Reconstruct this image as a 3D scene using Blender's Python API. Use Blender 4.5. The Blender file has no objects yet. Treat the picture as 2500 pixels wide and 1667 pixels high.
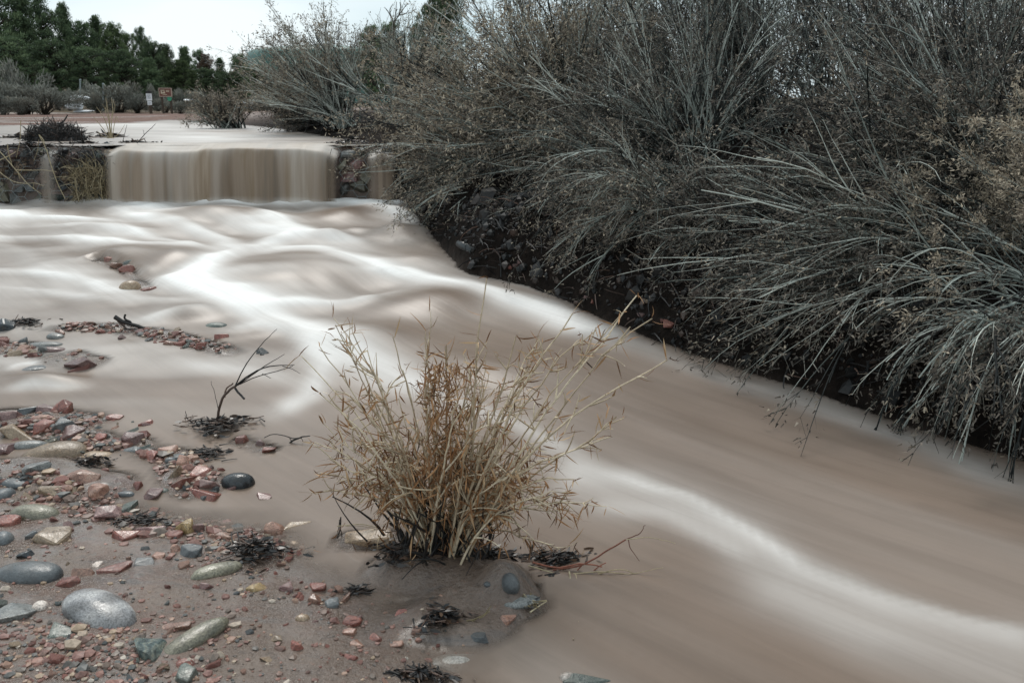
import bpy, bmesh, math, random
import numpy as np
from mathutils import Vector, Matrix

random.seed(7)
RNG = np.random.default_rng(7)
scene = bpy.context.scene
COL = scene.collection

# ------------------------------------------------------------------ camera, sky, sun, exposure
CAMZ, PITCH, FPX = 1.3, math.radians(15.4), 2165.0
cam_d = bpy.data.cameras.new('camera')
cam = bpy.data.objects.new('camera', cam_d)
COL.objects.link(cam)
cam.location = (0, 0, CAMZ)
cam.rotation_euler = (math.radians(90) - PITCH, 0, 0)
cam_d.sensor_width = 36.0
cam_d.lens = 36.0 * FPX / 2500.0
cam_d.clip_start = 0.05
cam_d.clip_end = 3000
cam_d.dof.use_dof = True
cam_d.dof.focus_distance = 3.6
cam_d.dof.aperture_fstop = 9.0
scene.camera = cam

SUN_EL, SUN_AZ = math.radians(50), math.radians(-18)     # azimuth from +y towards +x
world = bpy.data.worlds.new('World')
scene.world = world
world.use_nodes = True
wn, wl = world.node_tree.nodes, world.node_tree.links
wn.clear()
w_out = wn.new('ShaderNodeOutputWorld')
w_bg = wn.new('ShaderNodeBackground')
w_sky = wn.new('ShaderNodeTexSky')
w_sky.sky_type = 'NISHITA'
w_sky.sun_disc = False
w_sky.sun_elevation = SUN_EL
w_sky.sun_rotation = SUN_AZ
w_tc = wn.new('ShaderNodeTexCoord')
w_map = wn.new('ShaderNodeMapping')
w_map.inputs['Scale'].default_value = (1.6, 1.6, 5.5)
w_noise = wn.new('ShaderNodeTexNoise')
w_noise.inputs['Scale'].default_value = 1.7
w_noise.inputs['Detail'].default_value = 4
w_ramp = wn.new('ShaderNodeValToRGB')
w_ramp.color_ramp.elements[0].position = 0.32
w_ramp.color_ramp.elements[0].color = (5.5, 6.9, 7.5, 1)
w_ramp.color_ramp.elements[1].position = 0.66
w_ramp.color_ramp.elements[1].color = (8.2, 8.95, 9.25, 1)
w_mix = wn.new('ShaderNodeMixRGB')
w_mix.inputs[0].default_value = 0.9
wl.new(w_tc.outputs['Generated'], w_map.inputs[0])
wl.new(w_map.outputs[0], w_noise.inputs['Vector'])
wl.new(w_noise.outputs[0], w_ramp.inputs[0])
wl.new(w_sky.outputs[0], w_mix.inputs[1])
wl.new(w_ramp.outputs[0], w_mix.inputs[2])
wl.new(w_mix.outputs[0], w_bg.inputs[0])
w_bg.inputs[1].default_value = 0.09
wl.new(w_bg.outputs[0], w_out.inputs[0])

sun_d = bpy.data.lights.new('sun', 'SUN')
sun_d.energy = 1.5
sun_d.angle = math.radians(20)
sun_d.color = (1.0, 0.96, 0.9)
sun = bpy.data.objects.new('sun', sun_d)
COL.objects.link(sun)
sd_ = Vector((math.sin(SUN_AZ) * math.cos(SUN_EL), math.cos(SUN_AZ) * math.cos(SUN_EL), math.sin(SUN_EL)))
sun.rotation_euler = sd_.to_track_quat('Z', 'Y').to_euler()

scene.view_settings.view_transform = 'Standard'
scene.view_settings.look = 'None'
scene.view_settings.exposure = 0.38
scene.view_settings.gamma = 1.0
scene.view_settings.use_curve_mapping = False
scene.cycles.max_bounces = 5
scene.cycles.diffuse_bounces = 2
scene.cycles.glossy_bounces = 2
scene.cycles.transparent_max_bounces = 8

# ------------------------------------------------------------------ helpers
sp, cp = math.sin(PITCH), math.cos(PITCH)
def ray(px, py):
    a, b = px - 1250.0, 833.5 - py
    return np.array([a, FPX * cp + b * sp, -FPX * sp + b * cp])
def at_y(px, py, y):
    r = ray(px, py)
    return np.array([0, 0, CAMZ]) + r * (y / r[1])
def at_z(px, py, z):
    r = ray(px, py)
    return np.array([0, 0, CAMZ]) + r * ((z - CAMZ) / r[2])
YS = np.geomspace(1.2, 90, 1400)
def hit(px, py, fn):
    r = ray(px, py)
    xs = r[0] / r[1] * YS
    zs = CAMZ + r[2] / r[1] * YS
    d = zs - fn(xs, YS)
    i = np.argmax(d < 0)
    if d[i] >= 0:
        i = len(YS) - 1
    if i > 0:
        t = d[i - 1] / (d[i - 1] - d[i] + 1e-9)
        y = YS[i - 1] + t * (YS[i] - YS[i - 1])
    else:
        y = YS[0]
    return np.array([r[0] / r[1] * y, y, CAMZ + r[2] / r[1] * y])

def hsh(xi, yi, s):
    h = np.sin(xi * 127.1 + yi * 311.7 + s * 74.7) * 43758.5453
    return h - np.floor(h)
def vnoise(x, y, s=0):
    x = np.asarray(x, float); y = np.asarray(y, float)
    xi, yi = np.floor(x), np.floor(y)
    fx, fy = x - xi, y - yi
    fx = fx * fx * (3 - 2 * fx); fy = fy * fy * (3 - 2 * fy)
    a = hsh(xi, yi, s); b = hsh(xi + 1, yi, s); c = hsh(xi, yi + 1, s); d = hsh(xi + 1, yi + 1, s)
    return (a * (1 - fx) + b * fx) * (1 - fy) + (c * (1 - fx) + d * fx) * fy - 0.5
def fbm(x, y, s=0, o=4):
    r = 0; a = 1.0
    for i in range(o):
        r = r + a * vnoise(x * 2 ** i, y * 2 ** i, s + i * 3.3); a *= 0.5
    return r
def sstep(a, b, x):
    t = np.clip((x - a) / (b - a), 0, 1)
    return t * t * (3 - 2 * t)
def seg_dist(x, y, pts):
    """distance to a polyline, and signed side (positive right of travel) of the nearest segment"""
    x = np.asarray(x, float); y = np.asarray(y, float)
    best = np.full(x.shape, 1e9); sgn = np.zeros(x.shape); par = np.zeros(x.shape)
    for i in range(len(pts) - 1):
        ax, ay = pts[i][:2]; bx, by = pts[i + 1][:2]
        dx, dy = bx - ax, by - ay
        l2 = dx * dx + dy * dy + 1e-12
        t = np.clip(((x - ax) * dx + (y - ay) * dy) / l2, 0, 1)
        d = np.hypot(x - ax - t * dx, y - ay - t * dy)
        m = d < best
        best = np.where(m, d, best)
        cr = dx * (y - ay) - dy * (x - ax)
        sgn = np.where(m, np.where(cr < 0, 1.0, -1.0), sgn)
        par = np.where(m, i + t, par)
    return best, sgn, par
def in_poly(x, y, poly):
    x = np.asarray(x, float); y = np.asarray(y, float)
    c = np.zeros(x.shape, bool)
    n = len(poly)
    for i in range(n):
        ax, ay = poly[i][:2]; bx, by = poly[(i + 1) % n][:2]
        k = ((ay > y) != (by > y)) & (x < (bx - ax) * (y - ay) / (by - ay + 1e-12) + ax)
        c ^= k
    return c

# mesh building ---------------------------------------------------------------
def mk(name, V, F, mat, parent=None, smooth=True, attrs=None, loc=None):
    """F: list of index arrays (n,3) or (n,4)"""
    me = bpy.data.meshes.new(name)
    V = np.asarray(V, np.float32).reshape(-1, 3)
    F = [np.asarray(f, np.int32) for f in F if len(f)]
    me.vertices.add(len(V)); me.vertices.foreach_set('co', V.ravel())
    nl = sum(f.size for f in F); npoly = sum(len(f) for f in F)
    me.loops.add(nl); me.polygons.add(npoly)
    me.loops.foreach_set('vertex_index', np.concatenate([f.ravel() for f in F]))
    starts, o = [], 0
    for f in F:
        k = f.shape[1]
        starts.append(o + np.arange(len(f)) * k); o += f.size
    me.polygons.foreach_set('loop_start', np.concatenate(starts).astype(np.int32))
    me.polygons.foreach_set('use_smooth', np.full(npoly, smooth))
    for k, a in (attrs or {}).items():
        at = me.attributes.new(k, 'FLOAT', 'POINT')
        at.data.foreach_set('value', np.asarray(a, np.float32).ravel())
    me.update(calc_edges=True)
    if mat: me.materials.append(mat)
    return link(name, me, parent, loc)
def link(name, me, parent=None, loc=None):
    o = bpy.data.objects.new(name, me)
    COL.objects.link(o)
    if parent: o.parent = parent
    if loc is not None: o.location = loc
    return o
def thing(name, label, cat, loc=(0, 0, 0), group=None):
    o = bpy.data.objects.new(name, None)
    o.empty_display_size = 0.1
    COL.objects.link(o)
    o.location = loc
    return tag(o, label, cat, group)
def tag(o, label, cat, group=None):
    o['label'] = label; o['category'] = cat
    if group: o['group'] = group
    return o
def struct(o, kind='structure'):
    o['kind'] = kind
    return o
def grid_faces(nx, ny):
    i = np.arange(ny - 1)[:, None] * nx + np.arange(nx - 1)[None, :]
    i = i.ravel()
    return np.stack([i, i + 1, i + nx + 1, i + nx], 1)
def unit(a):
    return a / (np.linalg.norm(a, axis=-1, keepdims=True) + 1e-9)
class Arr:
    """collects vertex/face arrays with a per-vertex tint"""
    def __init__(s): s.V, s.Q, s.T, s.t, s.n = [], [], [], [], 0
    def add(s, V, Q=None, T=None, tint=0.5):
        V = np.asarray(V).reshape(-1, 3)
        s.V.append(V)
        if Q is not None: s.Q.append(np.asarray(Q) + s.n)
        if T is not None: s.T.append(np.asarray(T) + s.n)
        s.t.append(np.broadcast_to(np.asarray(tint, float), (len(V),)))
        s.n += len(V)
    def tubes(s, P, R, S=3, tint=0.5):
        P = np.asarray(P, float); N, K, _ = P.shape
        R = np.broadcast_to(np.asarray(R, float), (N, K))
        T = unit(np.gradient(P, axis=1))
        ref = np.where(np.abs(T[:, :1, 2:3]) < 0.8, np.array([0, 0, 1.0]), np.array([1.0, 0, 0]))
        U = unit(np.cross(T, ref)); W = np.cross(T, U)
        a = np.arange(S) * 2 * math.pi / S
        V = P[:, :, None] + R[:, :, None, None] * (np.cos(a)[:, None] * U[:, :, None] + np.sin(a)[:, None] * W[:, :, None])
        base = (np.arange(N)[:, None] * K + np.arange(K - 1)[None, :])[:, :, None] * S
        k = np.arange(S); k2 = (k + 1) % S
        Q = np.stack([base + k, base + k2, base + S + k2, base + S + k], -1).reshape(-1, 4)
        tt = np.broadcast_to(np.asarray(tint, float).reshape(-1, 1), (N, K * S)).ravel() if np.ndim(tint) else np.full(N * K * S, tint)
        s.add(V, Q, tint=tt)
    def leaves(s, P, D, L, Wd, curl=0.3, K=4, tint=0.5, prof=None):
        P = np.asarray(P, float); N = len(P)
        D = unit(np.asarray(D, float))
        L = np.broadcast_to(np.asarray(L, float), (N,)); Wd = np.broadcast_to(np.asarray(Wd, float), (N,)); curl = np.broadcast_to(np.asarray(curl, float), (N,))
        side = unit(np.cross(D, RNG.normal(size=(N, 3))))
        nrm = np.cross(side, D)
        t = np.linspace(0, 1, K)
        c = P[:, None] + D[:, None] * (L[:, None] * t)[:, :, None] + nrm[:, None] * (curl[:, None] * L[:, None] * t ** 2)[:, :, None]
        pr = np.interp(t, [0, .35, .75, 1], [.45, 1, .75, .08]) if prof is None else np.array(prof)
        off = side[:, None] * (Wd[:, None] * pr * 0.5)[:, :, None]
        V = np.stack([c - off, c + off], 2)
        base = (np.arange(N)[:, None] * K + np.arange(K - 1)[None, :]).ravel() * 2
        Q = np.stack([base, base + 1, base + 3, base + 2], 1)
        tt = np.repeat(np.broadcast_to(np.asarray(tint, float), (N,)), K * 2)
        s.add(V, Q, tint=tt)
    def build(s, name, mat, parent=None, smooth=True, loc=None, origin=None):
        V = np.concatenate(s.V)
        if origin is not None: V = V - np.asarray(origin)
        F = []
        if s.Q: F.append(np.concatenate(s.Q))
        if s.T: F.append(np.concatenate(s.T))
        return mk(name, V, F, mat, parent, smooth, {'tint': np.concatenate(s.t)}, loc)
def smooth_line(pts, K=12):
    """Catmull-Rom resample"""
    P = np.asarray(pts, float)
    if len(P) == 2: return P[0] + (P[1] - P[0]) * np.linspace(0, 1, K)[:, None]
    E = np.vstack([2 * P[0] - P[1], P, 2 * P[-1] - P[-2]])
    out = []
    for u in np.linspace(0, len(P) - 1 - 1e-6, K):
        i = int(u); t = u - i
        a, b, c, d = E[i], E[i + 1], E[i + 2], E[i + 3]
        out.append(0.5 * (2 * b + (c - a) * t + (2 * a - 5 * b + 4 * c - d) * t * t + (3 * b - 3 * c + d - a) * t ** 3))
    return np.array(out)
def box_arr(A, c, s, tint=0.5, R=None):
    c = np.asarray(c, float); s = np.asarray(s, float) / 2
    v = np.array([[x, y, z] for z in (-1, 1) for y in (-1, 1) for x in (-1, 1)]) * s
    if R is not None: v = v @ np.asarray(R).T
    q = [[0, 2, 3, 1], [4, 5, 7, 6], [0, 1, 5, 4], [2, 6, 7, 3], [0, 4, 6, 2], [1, 3, 7, 5]]
    A.add(v + c, q, tint=tint)

# ------------------------------------------------------------------ materials
def base_mat(name, rough=0.6, spec=0.5):
    m = bpy.data.materials.new(name); m.use_nodes = True
    nt = m.node_tree; b = nt.nodes['Principled BSDF']
    b.inputs['Roughness'].default_value = rough
    b.inputs['Specular IOR Level'].default_value = spec
    return m, nt, b
def ramp(nt, stops, interp='LINEAR'):
    r = nt.nodes.new('ShaderNodeValToRGB')
    cr = r.color_ramp; cr.interpolation = interp
    while len(cr.elements) < len(stops): cr.elements.new(0.5)
    for e, (p, c) in zip(cr.elements, stops):
        e.position = p; e.color = (*c, 1)
    return r
def noise(nt, scale, detail=5, rough=0.6, vec=None):
    n = nt.nodes.new('ShaderNodeTexNoise')
    n.inputs['Scale'].default_value = scale; n.inputs['Detail'].default_value = detail
    n.inputs['Roughness'].default_value = rough
    if vec is not None: nt.links.new(vec, n.inputs['Vector'])
    return n
def add_bump(nt, b, h, dist, strength=1.0):
    bp = nt.nodes.new('ShaderNodeBump')
    bp.inputs['Distance'].default_value = dist; bp.inputs['Strength'].default_value = strength
    nt.links.new(h, bp.inputs['Height']); nt.links.new(bp.outputs[0], b.inputs['Normal'])
    return bp
def mixc(nt, fac, a, b, mode='MIX'):
    m = nt.nodes.new('ShaderNodeMixRGB'); m.blend_type = mode
    for i, v in ((0, fac), (1, a), (2, b)):
        if hasattr(v, 'is_output') or hasattr(v, 'links'): nt.links.new(v, m.inputs[i])
        elif isinstance(v, (int, float)): m.inputs[i].default_value = v
        else: m.inputs[i].default_value = (*v, 1)
    return m.outputs[0]
def attr(nt, name):
    a = nt.nodes.new('ShaderNodeAttribute'); a.attribute_name = name
    return a.outputs['Fac']
def tint_mat(name, stops, rough=0.7, spec=0.3, nscale=60, namp=0.35, sss=0):
    m, nt, b = base_mat(name, rough, spec)
    r = ramp(nt, stops); nt.links.new(attr(nt, 'tint'), r.inputs[0])
    tc = nt.nodes.new('ShaderNodeTexCoord')
    n = noise(nt, nscale, 3, 0.6, tc.outputs['Object'])
    k = ramp(nt, [(0.3, (1 - namp,) * 3), (0.7, (1 + namp * 0.5,) * 3)])
    nt.links.new(n.outputs[0], k.inputs[0])
    nt.links.new(mixc(nt, 1.0, r.outputs[0], k.outputs[0], 'MULTIPLY'), b.inputs['Base Color'])
    return m
def rock_mat(name, c1, c2, c3, scale=18, rough=0.38, speck=0.5, bands=0):
    m, nt, b = base_mat(name, rough, 0.5)
    tc = nt.nodes.new('ShaderNodeTexCoord'); oi = nt.nodes.new('ShaderNodeObjectInfo')
    off = nt.nodes.new('ShaderNodeVectorMath'); off.operation = 'ADD'
    mul = nt.nodes.new('ShaderNodeVectorMath'); mul.operation = 'SCALE'
    nt.links.new(oi.outputs['Location'], mul.inputs[0]); mul.inputs['Scale'].default_value = 7.3
    nt.links.new(tc.outputs['Object'], off.inputs[0]); nt.links.new(mul.outputs[0], off.inputs[1])
    vec = off.outputs[0]
    n1 = noise(nt, scale, 6, 0.65, vec)
    r = ramp(nt, [(0.3, c1), (0.5, c2), (0.72, c3)])
    if bands:
        w = nt.nodes.new('ShaderNodeTexWave'); w.inputs['Scale'].default_value = bands
        w.inputs['Distortion'].default_value = 11; w.inputs['Detail'].default_value = 4; w.inputs['Detail Scale'].default_value = 1.5
        nt.links.new(vec, w.inputs['Vector'])
        nt.links.new(mixc(nt, 0.32, n1.outputs[0], w.outputs[0]), r.inputs[0])
    else:
        nt.links.new(n1.outputs[0], r.inputs[0])
    n2 = noise(nt, 230, 2, 0.5, vec)
    k = ramp(nt, [(0.35, (1 - speck,) * 3), (0.55, (1, 1, 1)), (0.75, (1 + speck * 0.6,) * 3)])
    nt.links.new(n2.outputs[0], k.inputs[0])
    c = mixc(nt, 1.0, r.outputs[0], k.outputs[0], 'MULTIPLY')
    sl = ramp(nt, [(.45, (0, 0, 0)), (.64, (.22,) * 3)]); nt.links.new(noise(nt, 11, 6, .7, vec).outputs[0], sl.inputs[0])
    c = mixc(nt, sl.outputs[0], c, (.19, .15, .12))
    hv = nt.nodes.new('ShaderNodeHueSaturation')
    mr = nt.nodes.new('ShaderNodeMapRange'); mr.inputs[3].default_value = 0.65; mr.inputs[4].default_value = 1.25
    nt.links.new(oi.outputs['Random'], mr.inputs[0]); nt.links.new(mr.outputs[0], hv.inputs['Value'])
    nt.links.new(c, hv.inputs['Color']); nt.links.new(hv.outputs[0], b.inputs['Base Color'])
    rr = ramp(nt, [(0.35, (rough * 0.55,) * 3), (0.65, (min(1, rough * 1.3),) * 3)])
    nt.links.new(noise(nt, 30, 3, 0.5, vec).outputs[0], rr.inputs[0]); nt.links.new(rr.outputs[0], b.inputs['Roughness'])
    add_bump(nt, b, n1.outputs[0], 0.008, 0.7)
    return m

M = {}
M['red'] = rock_mat('red_rock', (.13, .044, .034), (.25, .085, .063), (.33, .15, .115))
M['mauve'] = rock_mat('mauve_rock', (.13, .07, .065), (.22, .12, .11), (.30, .19, .17))
M['salmon'] = rock_mat('salmon_rock', (.22, .11, .08), (.34, .185, .135), (.43, .28, .21))
M['tan'] = rock_mat('tan_rock', (.19, .125, .075), (.30, .21, .135), (.38, .29, .2))
M['ochre'] = rock_mat('ochre_rock', (.25, .15, .06), (.38, .26, .12), (.45, .34, .19))
M['grey'] = rock_mat('grey_rock', (.10, .105, .10), (.17, .172, .165), (.24, .24, .225))
M['olive'] = rock_mat('olive_rock', (.11, .105, .075), (.19, .175, .125), (.27, .25, .18))
M['slate'] = rock_mat('slate_rock', (.06, .066, .07), (.10, .108, .112), (.15, .158, .16), speck=0.25)
M['green'] = rock_mat('green_rock', (.06, .072, .064), (.10, .118, .102), (.155, .172, .145))
M['black'] = rock_mat('black_rock', (.015, .018, .022), (.035, .042, .048), (.07, .08, .085), rough=.3)
M['marble'] = rock_mat('pale_veined_rock', (.17, .165, .165), (.30, .295, .30), (.48, .47, .46), scale=9, bands=2.2)
M['striped'] = rock_mat('striped_rock', (.03, .05, .05), (.09, .12, .11), (.2, .2, .16), scale=12, bands=14)
M['white'] = rock_mat('white_rock', (.4, .32, .27), (.55, .46, .40), (.65, .58, .52))
M['pale'] = rock_mat('pale_grey_rock', (.16, .13, .10), (.30, .28, .25), (.48, .47, .45), scale=22)

M['gravel'] = tint_mat('gravel', [(0, (.05, .06, .06)), (.2, (.10, .10, .095)), (.4, (.19, .14, .11)), (.6, (.21, .10, .08)), (.78, (.30, .15, .115)), (.9, (.38, .27, .18)), (1, (.48, .42, .36))], .5, .5, 120)
M['litter'] = tint_mat('wet_litter', [(0, (.008, .008, .009)), (.4, (.024, .021, .02)), (.7, (.055, .04, .032)), (1, (.14, .085, .055))], .35, .5, 90)
M['brush_stem'] = tint_mat('brush_stem', [(0, (.008, .010, .010)), (.25, (.035, .04, .037)), (.5, (.22, .245, .22)), (.75, (.46, .49, .44)), (1, (.66, .68, .61))], .65, .3, 40)
M['brush_twig'] = tint_mat('brush_twig', [(0, (.012, .012, .011)), (.4, (.085, .078, .067)), (.7, (.26, .24, .20)), (1, (.44, .41, .35))], .8, .2, 40)
M['seed_head'] = tint_mat('seed_head', [(0, (.045, .038, .033)), (.5, (.16, .137, .115)), (.85, (.32, .265, .205)), (1, (.48, .40, .30))], .85, .2, 30)
M['bush_stem'] = tint_mat('bush_stem', [(0, (.05, .04, .03)), (.3, (.27, .20, .135)), (.7, (.54, .425, .29)), (1, (.75, .63, .46))], .6, .3, 50)
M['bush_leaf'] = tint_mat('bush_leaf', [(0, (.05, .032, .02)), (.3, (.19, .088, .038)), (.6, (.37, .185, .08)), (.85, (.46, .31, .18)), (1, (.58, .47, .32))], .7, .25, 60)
M['dead_wood'] = tint_mat('dead_wood', [(0, (.012, .012, .012)), (.5, (.035, .03, .028)), (.8, (.10, .065, .05)), (1, (.2, .12, .09))], .5, .4, 70)
M['dry_vine'] = tint_mat('dry_vine', [(0, (.12, .09, .05)), (.5, (.33, .26, .15)), (1, (.5, .42, .28))], .7, .3, 60)
M['red_twig'] = tint_mat('red_twig', [(0, (.10, .03, .02)), (1, (.28, .1, .06))], .5, .4, 60)
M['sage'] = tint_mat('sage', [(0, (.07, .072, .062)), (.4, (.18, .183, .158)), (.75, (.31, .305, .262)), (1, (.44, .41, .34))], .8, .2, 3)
M['wire'] = tint_mat('galvanised_wire', [(0, (.15, .17, .17)), (1, (.33, .36, .36))], .45, .5, 30)
M['bark'] = tint_mat('bark', [(0, (.03, .025, .02)), (1, (.10, .08, .06))], .9, .2, 12)

def tree_mat(name, a, b_, c):
    m, nt, b = base_mat(name, .75, .2)
    r = ramp(nt, [(0, a), (.55, b_), (1, c)]); nt.links.new(attr(nt, 'tint'), r.inputs[0])
    oi = nt.nodes.new('ShaderNodeObjectInfo')
    hv = nt.nodes.new('ShaderNodeHueSaturation')
    mr = nt.nodes.new('ShaderNodeMapRange'); mr.inputs[3].default_value = .75; mr.inputs[4].default_value = 1.3
    nt.links.new(oi.outputs['Random'], mr.inputs[0]); nt.links.new(mr.outputs[0], hv.inputs['Value'])
    nt.links.new(r.outputs[0], hv.inputs['Color']); nt.links.new(hv.outputs[0], b.inputs['Base Color'])
    return m
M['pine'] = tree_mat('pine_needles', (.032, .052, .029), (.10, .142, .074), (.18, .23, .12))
M['yellow_pine'] = tree_mat('yellowish_needles', (.034, .05, .024), (.085, .118, .052), (.145, .18, .085))
M['rust_pine'] = tree_mat('rusty_needles', (.04, .03, .02), (.09, .06, .042), (.15, .10, .072))
def plain(name, c, rough=.5, spec=.5, metal=0, var=.2, scale=20):
    m, nt, b = base_mat(name, rough, spec)
    tc = nt.nodes.new('ShaderNodeTexCoord')
    n = noise(nt, scale, 4, .6, tc.outputs['Object'])
    r = ramp(nt, [(.3, tuple(x * (1 - var) for x in c)), (.7, tuple(min(1, x * (1 + var)) for x in c))])
    nt.links.new(n.outputs[0], r.inputs[0]); nt.links.new(r.outputs[0], b.inputs['Base Color'])
    b.inputs['Metallic'].default_value = metal
    return m
M['tank'] = plain('tank_green', (.075, .16, .135), .45, .4, 0, .12, .4)
M['steel'] = plain('grey_steel', (.2, .23, .23), .5, .5, .3)
M['sign_brown'] = plain('sign_brown', (.14, .045, .03), .5)
M['sign_frame'] = plain('sign_frame', (.36, .27, .22), .7)
M['sign_white'] = plain('sign_white', (.75, .76, .78), .5, .4, 0, .04)
M['sign_grey'] = plain('sign_grey_print', (.32, .35, .37), .6)
M['sign_black'] = plain('sign_black', (.02, .02, .022), .5)
M['sign_cream'] = plain('sign_cream_print', (.55, .46, .34), .6)
M['sign_green'] = plain('sign_green', (.04, .26, .15), .5)
M['post_wood'] = plain('post_wood', (.06, .042, .03), .85)
M['pipe'] = plain('black_pipe', (.02, .022, .023), .35)
M['snow'] = plain('snow', (.82, .84, .87), .6, .3, 0, .05, 2)

# ------------------------------------------------------------------ the lie of the land
LIP_Y = 7.9
_ty = np.linspace(0, 9, 900)
_tz = np.interp(_ty, [0, 2.7, 3.4, 4.4, 5.4, 6.4, 7.3, 9], [0, 0, .025, .11, .21, .305, .375, .40])
_tz = np.convolve(np.pad(_tz, 30, 'edge'), np.ones(61) / 61, 'valid')
def W0(x, y):
    return np.interp(y, _ty, _tz)
def hw(px, py): return hit(px, py, W0)
UPZ = 0.89

RB_PX = [(3300, 1500), (2900, 1300), (2500, 1130), (2300, 1060), (2000, 960), (1750, 880), (1600, 830), (1450, 765), (1300, 700), (1150, 668), (1105, 625), (1040, 560), (1000, 505)]
RB = [tuple(hw(*p)[:2]) for p in RB_PX]
RB += [(-1.0, 7.95), (-1.32, 8.3), (-1.75, 9.3), (-2.9, 11.8), (-4.0, 14.0), (-5.4, 16.8), (-7.5, 20), (-10, 25), (-12, 34), (-12, 90)]
SHORE = [tuple(hw(*p)[:2]) for p in [(-900, 1100), (-300, 1180), (0, 1215), (180, 1240), (330, 1285), (520, 1305), (630, 1335), (700, 1385), (780, 1430), (860, 1485), (930, 1550), (1000, 1610), (1030, 1667)]]
SHORE += [(0.1, 1.2), (0.1, .2), (-8, .2)]
BARS = [  # px polyline, radius m, height over the bed m
    ([(-60, 1035), (60, 1030), (180, 1035)], .19, .082), ([(250, 1075), (330, 1085), (430, 1115), (490, 1185)], .10, .064),
    ([(-40, 1160), (120, 1150), (220, 1190)], .14, .062), ([(130, 800), (270, 800), (420, 820), (570, 860)], .11, .066),
    ([(-50, 850), (60, 850), (210, 885)], .16, .064), ([(235, 636), (300, 655), (360, 706)], .08, .062),
    ([(1010, 1385), (1110, 1400), (1200, 1420)], .12, .086), ([(530, 1040), (560, 1040)], .07, .07), ([(590, 1075), (650, 1095)], .06, .07),
    ([(870, 1315), (950, 1310)], .07, .05), ([(1250, 1440), (1290, 1470)], .08, .06), ([(1080, 1500), (1180, 1520)], .1, .05)]
BARW = [([tuple(hw(*p)[:2]) for p in b[0]], b[1], b[2]) for b in BARS]
def upper_flat(x, y):
    far = sstep(10, 34, y)
    z = 0.876 - 0.19 * far
    bars = fbm(x * 0.16, y * 0.55, 11, 3)
    chan, _, _ = seg_dist(x, y, [(-2.6, 7.5), (-2.7, 9), (-3.8, 12), (-5.4, 16), (-8, 24)])
    z = z + np.clip(bars * 0.11 + 0.018, -.03, .05) * sstep(.5, 1.3, chan) * sstep(8.3, 9.5, y) - .04 * (1 - sstep(.5, 1.3, chan))
    hill = sstep(44, 95, y) * (1 - sstep(-34, -24, x)) * 2.5
    return z + hill + .05 * far * fbm(x * .3, y * .3, 5, 3)
def T(x, y, fine=True):
    x = np.asarray(x, float); y = np.asarray(y, float)
    w = W0(x, np.clip(y, 0, 8.9))
    dp = .08 * sstep(3.5, 4.6, y)
    z = w - 0.055 - dp
    d, _, _ = seg_dist(x, y, SHORE + [SHORE[0]])
    s = np.where(in_poly(x, y, SHORE), d, -d)
    z = np.maximum(z, w + np.clip(0.11 * s, -.6, .16) + np.where(s > -.3, .012 * fbm(x * 4, y * 4, 2, 4), 0))
    for pl, r, h in BARW:
        dd, _, _ = seg_dist(x, y, pl)
        z = z + np.exp(-(dd / r) ** 4) * (dp + h * (.85 + .5 * vnoise(x * 9, y * 9, 4)))
    z = z + .006 * fbm(x * 9, y * 9, 8, 3)
    st = sstep(7.92, 7.97, y)
    z = z * (1 - st) + upper_flat(x, y) * st
    d, sg, _ = seg_dist(x, y, RB)
    r = d * sg + .06 * fbm(x * 3, y * 3, 21, 3) * (y < 14)
    base = w * (1 - st) + (UPZ - .19 * sstep(10, 34, y)) * st
    prof = np.interp(r, [-.3, -.05, 0, .06, .16, .30, .8, 2.2, 5, 9], [-.2, -.05, 0, .12, .26, .36, .44, .56, .68, .7])
    profu = np.interp(r, [-.3, -.05, 0, .3, 1, 4], [-.2, -.03, 0, .06, .16, .3]) * (1 - .9 * sstep(18, 30, y))
    bk = base + prof * (1 - st) + profu * st + np.clip(r * 4, 0, 1) * .07 * fbm(x * 4.5, y * 4.5, 31, 4) * (1 - sstep(12, 20, y))
    bk = np.where(r > -.05, bk, -9)
    # blend the right bank up to the upper flat
    return np.maximum(z, bk)
_lx, _ly = np.linspace(-6, 4.5, 526), np.linspace(1.0, 9.0, 401)
_LT = T(*[q.ravel() for q in np.meshgrid(_lx, _ly)]).reshape(401, 526)
def TL_(x, y):
    """ground height by table lookup near the camera"""
    fx = np.clip((np.asarray(x, float) + 6) / .02, 0, 524.999); fy = np.clip((np.asarray(y, float) - 1) / .02, 0, 399.999)
    i, j = fx.astype(int), fy.astype(int); a, b = fx - i, fy - j
    return (_LT[j, i] * (1 - a) + _LT[j, i + 1] * a) * (1 - b) + (_LT[j + 1, i] * (1 - a) + _LT[j + 1, i + 1] * a) * b
YS = YS[YS < 40]
def hT(px, py): return hit(px, py, TL_)

def axis_pts(segs):
    out = [segs[0][0]]
    for a, b, d in segs:
        n = max(1, int(round((b - a) / d)))
        out += list(np.linspace(a, b, n + 1)[1:])
    return np.array(out)
gx = axis_pts([(-420, -60, 24), (-60, -16, 1.2), (-16, -6, .2), (-6, -3.2, .05), (-3.2, 3.2, .034), (3.2, 6, .1), (6, 14, .4), (14, 60, 2.5), (60, 420, 24)])
gy = axis_pts([(-60, 0, 4), (0, 1.2, .12), (1.2, 4.2, .03), (4.2, 7.8, .05), (7.8, 8.2, .02), (8.2, 11, .06), (11, 20, .2), (20, 44, .8), (44, 130, 3), (130, 900, 40)])
X, Y = np.meshgrid(gx, gy)
Z = T(X.ravel(), Y.ravel())
d, sg, _ = seg_dist(X.ravel(), Y.ravel(), RB)
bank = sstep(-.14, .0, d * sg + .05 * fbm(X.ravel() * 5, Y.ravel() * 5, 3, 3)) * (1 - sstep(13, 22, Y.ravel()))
far = sstep(32, 37, Y.ravel())
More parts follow.
